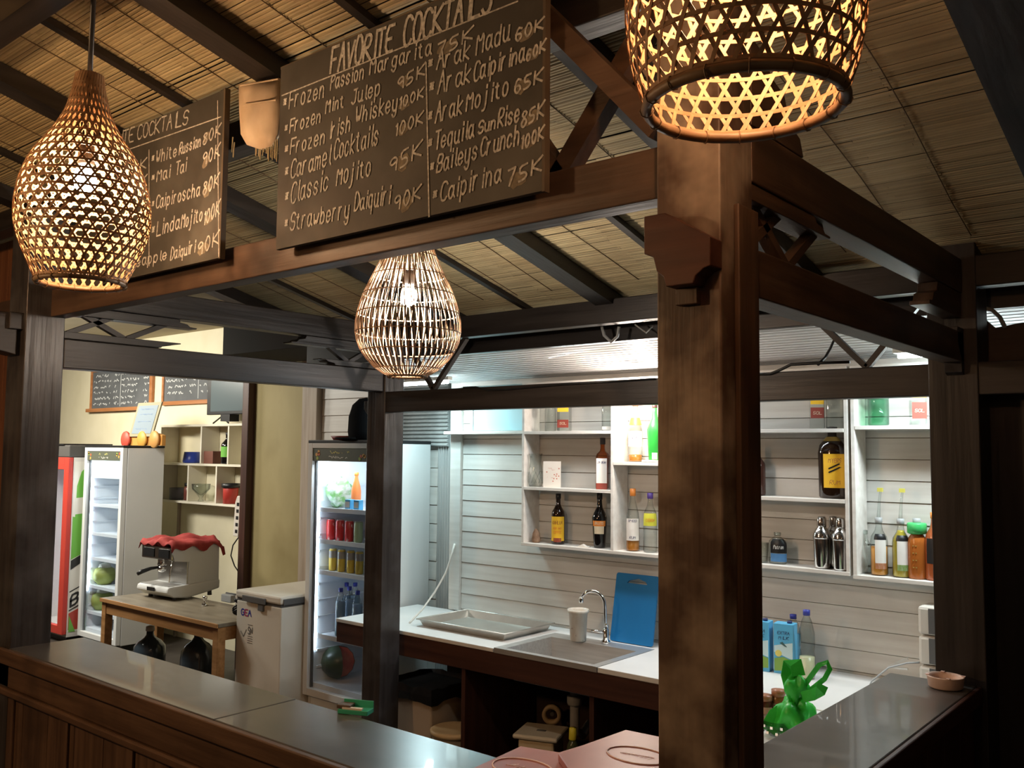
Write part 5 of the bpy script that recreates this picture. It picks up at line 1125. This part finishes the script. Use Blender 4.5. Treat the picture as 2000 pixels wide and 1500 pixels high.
# ================================================================ ON THE CREAM WALL
CW = 3.40
def wallboard(label, x0, x1, z0, z1, ledge=True):
    r = thing('wall_chalkboard', label, 'chalkboard', ((x0 + x1) / 2, CW - .02, z0)); t_ = .035
    P = lambda n, mb, m, bev=0: part(n, mb, m, r, bev, world=True)
    P('slate', MB().box(x0 + t_, x1 - t_, CW - .022, CW - .004, z0 + t_, z1 - t_), M['board2'])
    P('frame', MB().box(x0, x0 + t_, CW - .035, CW - .002, z0, z1), M['orangewood'], .003); P('frame', MB().box(x1 - t_ * 1.6, x1, CW - .035, CW - .002, z0, z1), M['orangewood'], .003)
    P('frame', MB().box(x0 + t_, x1 - t_ * 1.6, CW - .035, CW - .002, z1 - t_, z1), M['orangewood'], .003)
    P('ledge' if ledge else 'frame', MB().box(x0 - (.04 if ledge else 0), x1, CW - (.06 if ledge else .035), CW - .002, z0 - .005, z0 + t_), M['orangewood'], .003)
    mb = MB(); n = int((z1 - z0) / .065); mid = (x0 + x1) / 2
    for k in range(n):
        z = z1 - .10 - k * .065
        if z < z0 + .05: break
        for a_, b_ in ((x0 + .07, mid - .22), (mid - .16, mid - .04), (mid + .02, x1 - .30), (x1 - .20, x1 - .08)): scribble(mb, (a_, CW - .0235, z), (b_, CW - .0235, z), .032, .009, dens=1.2)
    line(mb, (mid, CW - .0235, z0 + .05), (mid, CW - .0235, z1 - .05), .008)
    P('chalk_writing', mb, col('bright_chalk', (.62, .63, .62), .9))['kind'] = 'stuff'
wallboard('orange-framed chalkboard of small chalk lists, left on the cream wall', -9.78, -8.38, 2.315, 2.81)
wallboard('orange-framed chalkboard of small chalk lists, behind the dark screen', -8.18, -6.80, 2.355, 2.82, False)
tv = thing('screen', 'dark flat screen standing on the cube shelf', 'screen', (-6.72, 3.20, 2.22))
part('bezel', MB().box(-.27, .40, -.03, .02, 0, .42), M['black'], tv, .006); part('display', MB().box(-.20, .38, -.033, -.0305, .03, .40), col('screen_glass', (.10, .13, .14), .25), tv)
part('screen_foot', MB().box(.0, .15, -.05, .05, -.065, -.0005), M['black'], tv)
cs = thing('cube_shelf', 'cream wall shelf with offset square compartments', 'shelf', (-7.1, 3.28, 1.38))
P = lambda n, mb, m, bev=0: part(n, mb, m, cs, bev, world=True)
q0, q1 = -7.88, -6.20; y0_, y1_ = 3.20, CW - .003; CRM = noisy('cream_shelf', (.66, .62, .50), (.70, .66, .55), (4, 4, 4), .5, bump=0)
for z in (2.135, 1.755, 1.385): P('shelf_board', MB().box(q0, q1, y0_, y1_, z - .022, z), CRM, .002)
for x, z0, z1 in ((q0 + .011, 1.386, 2.112), (q1 - .011, 1.386, 2.112), (-7.12, 1.756, 2.112), (-6.66, 1.756, 2.112), (-7.33, 1.386, 1.732), (-6.84, 1.386, 1.732)):
    P('upright', MB().box(x - .011, x + .011, y0_, y1_, z0, z1), CRM, .002)
def cx(px, py, y=3.28): return at(px, py, 1, y).x
solo('blue_pot', MB().lathe([(0, 0), (.085, .002), (.09, .02), (.075, .11), (.065, .11), (.07, .02), (0, .01)], (0, 0, 0), 20), col('pot_blue', (.03, .06, .35), .35), 'blue pot in the upper left compartment of the cube shelf', 'pot', (cx(375, 897), 3.28, 1.7555))
solo('carton_box', MB().box(-.09, .11, -.05, .05, 0, .12), col('box_brown', (.16, .06, .04), .6), 'low brown box in the upper middle compartment', 'box', (cx(412, 897), 3.28, 1.7555), bevel=.003)
bottle('black bottle with green label in the cube shelf', (cx(444, 897), 3.28, 1.7555), 'shoulder', .30, M['glassblack'], BK, [(.22, .55, dg, 1.9)], rs=1.5, name='wine_bottle')
r = thing('mug', 'dark grey mug in the lower left compartment of the cube shelf', 'mug', (cx(347, 972), 3.27, 1.3855)); part('mug_body', MB().lathe([(0, 0), (.07, .002), (.074, .12), (.066, .12), (.06, .012), (0, .01)], (0, 0, 0), 18), col('mug_grey', (.10, .10, .11), .4), r); part('mug_handle', MB().tube([(-.07, 0, .10), (-.11, 0, .09), (-.11, 0, .04), (-.07, 0, .03)], .009, 6), col('mug_grey', (.10, .10, .11)), r)
r = thing('spice_jar', 'dark red jar behind the grey mug', 'jar', (cx(364, 972), 3.30, 1.3855)); part('jar_body', MB().lathe([(0, 0), (.045, .002), (.045, .12), (.03, .14)], (0, 0, 0), 14), col('jar_darkred', (.14, .04, .03), .3), r); part('jar_lid', MB().lathe([(.04, .141), (.04, .17), (0, .171)], (0, 0, 0), 14), M['black'], r)
solo('glass_bowl', MB().lathe([(0, 0), (.03, .002), (.012, .03), (.03, .06), (.085, .12), (.09, .17), (.086, .17), (.078, .12), (.02, .065), (0, .06)], (0, 0, 0), 22), M['glass'], 'footed clear glass bowl in the lower middle compartment', 'bowl', (cx(392, 975), 3.28, 1.3855))
r = thing('red_canister', 'red canister with black lid in the lower right compartment', 'canister', (cx(450, 978), 3.28, 1.3855)); part('can_body', MB().lathe([(0, 0), (.068, .002), (.07, .14), (.066, .15)], (0, 0, 0), 18), col('can_red2', (.42, .04, .03), .4), r); part('can_lid', MB().lathe([(.08, .15), (.085, .16), (.085, .19), (0, .192)], (0, 0, 0), 18), M['black'], r)
solo('cable_coil', MB().tube([Vector((.07 * math.cos(t * .7), .03 * math.sin(t * .7), .012 + .003 * t)) for t in range(14)], .012, 6), M['black'], 'black coiled cable on top of the cube shelf', 'cable', (cx(470, 815) + .12, 3.34, 2.1355))
solo('clothes_hanger', MB().tube([(-.14, 0, .008), (0, 0, .07), (.12, 0, .008)], .008, 6), M['black'], 'thin black bracket on top of the cube shelf', 'bracket', (cx(438, 820), 3.25, 2.1355))
r = thing('power_strip', 'white power strip with black sockets hanging beside the dark door frame', 'power strip', (at(466, 1000, 1, 3.10).x, 3.10, 1.12), 0)
part('strip_body', MB().prism([(-.05, 0), (.03, 0), (.05, .30), (.05, .36), (.0, .36), (-.03, .30)], 1, -.02, .02), col('warm_white_plastic', (.60, .56, .50)), r, .006)
for k in range(5): part('socket', MB().box(-.015 + .008 * k * .5, .02 + .008 * k * .5, -.0225, -.0205, .03 + .06 * k, .06 + .06 * k), M['black'], r)
pw = at(455, 1080, 1, 3.0)
solo('hanging_cord', MB().tube([at(468, 1046, 1, 3.05), at(455, 1065, 1, 3.05), at(451, 1085, 1, 3.05), at(458, 1105, 1, 3.05), at(468, 1120, 1, 3.05), at(468, 1150, 1, 3.0)], .006, 6), M['black'], 'black cord hanging down from the power strip', 'cord')
struct('trim_10', MB().box(at(350, 1000, 1, 3.39).x - .02, at(350, 1000, 1, 3.39).x + .02, CW - .02, CW - .001, 0, 1.36), M['trim'])
# ================================================================ CABLES, SMALL THINGS
solo('beam_cable', MB().tube([at(905, 757, 1, 1.90), at(930, 756, 1, 1.90), at(950, 762, 1, 1.90), at(985, 761, 1, 1.90), at(1100, 751, 1, 1.90), at(1280, 740, 1, 1.90)], .005, 6), M['black'], 'black cable lying along the lower back beam', 'cable')
solo('beam_cable', MB().tube([at(1478, 731, 1, 1.90), at(1505, 730, 1, 1.90), at(1525, 722, 1, 1.90), at(1545, 712, 1, 1.90), at(1600, 709, 1, 1.90), at(1660, 707, 1, 1.90)], .006, 6), M['black'], 'black cable curving up right of the near post', 'cable')
solo('drop_cable', MB().tube([at(1628, 646, 1, 2.1), at(1626, 655, 1, 2.1), at(1630, 662, 1, 2.1), at(1622, 680, 1, 2.1), at(1612, 698, 1, 2.1), at(1598, 712, 1, 2.0)], .006, 6), M['black'], 'thin black cable dropping behind the right side beam', 'cable')
solo('hose_loop', MB().tube([at(1175, 634, 1, 2.02), at(1180, 655, 1, 2.02), at(1194, 668, 1, 2.02), at(1206, 657, 1, 2.02), at(1209, 638, 1, 2.02)], .008, 8), M['midgrey'], 'pale cable loop hanging under the upper back beam', 'cable')
solo('wire_hook', MB().tube([at(1240, 634, 1, 2.02), at(1262, 650, 1, 2.02), at(1276, 636, 1, 2.02)], .004, 6), M['midgrey'], 'bent pale wire hanging next to the near post', 'wire')
solo('white_cable', MB().tube([at(888, 1062, 1, 2.77), at(882, 1085, 1, 2.76), at(870, 1120, 1, 2.74), at(850, 1155, 1, 2.70), at(825, 1190, 1, 2.66), at(800, 1216, 2, ST + .006)], .006, 8), M['paper'], 'white cable running down the wall to the back counter', 'cable')
r = thing('wall_switch_box', 'pair of white clip boxes on the side of the near fridge', 'box', (FX1 + .001, 2.52, .93))
for k in range(2): part('clip_box', MB().box(0, .03, -.04, .03, -.08 + .085 * k, .0 + .085 * k), M['paper'], r, .004); part('clip', MB().box(.031, .045, .0, .02, -.05 + .085 * k, -.02 + .085 * k), M['grey'], r)
# the two tubes over the sink and the bulb behind the back beam
for x, lab in ((-3.42, 'white tube lamp under the soffit at the left end of the shelves'), (-.15, 'white tube lamp under the soffit at the right end of the shelves')):
    r = thing('tube_lamp', lab, 'lamp', (x, 2.50, 2.335)); part('holder', MB().box(-.28, .28, -.02, .02, .012, .035), M['paper'], r, .003)
    part('tube', MB().tube([(-.26, 0, 0), (.26, 0, 0)], .011, 10), emit('tube_glow', (.80, .96, 1), 25), r)
bp_ = at(1240, 772, 1, 2.55)
r = thing('bare_bulb', 'warm bulb hidden behind the lower back beam', 'lamp', (bp_.x, 2.55, bp_.z + .034))
part('arm', MB().tube([(0, 0, .015), (0, -.3, .0), (0, 1.976 - 2.55, -.03)], .006, 6), M['black'], r)
part('socket', MB().lathe([(.018, .0), (.020, .02), (.01, .03)], (0, 0, 0), 12), M['black'], r)
# far right under the eave: hose arch over the bright gap
solo('hose_arch', MB().tube([at(1900, 604, 1, 2.065), at(1918, 601, 1, 2.065), at(1938, 606, 1, 2.065), at(1953, 620, 1, 2.065), at(1963, 640, 1, 2.065)], .008, 8), M['midgrey'], 'grey hose arching over the bright gap at the far right', 'hose')
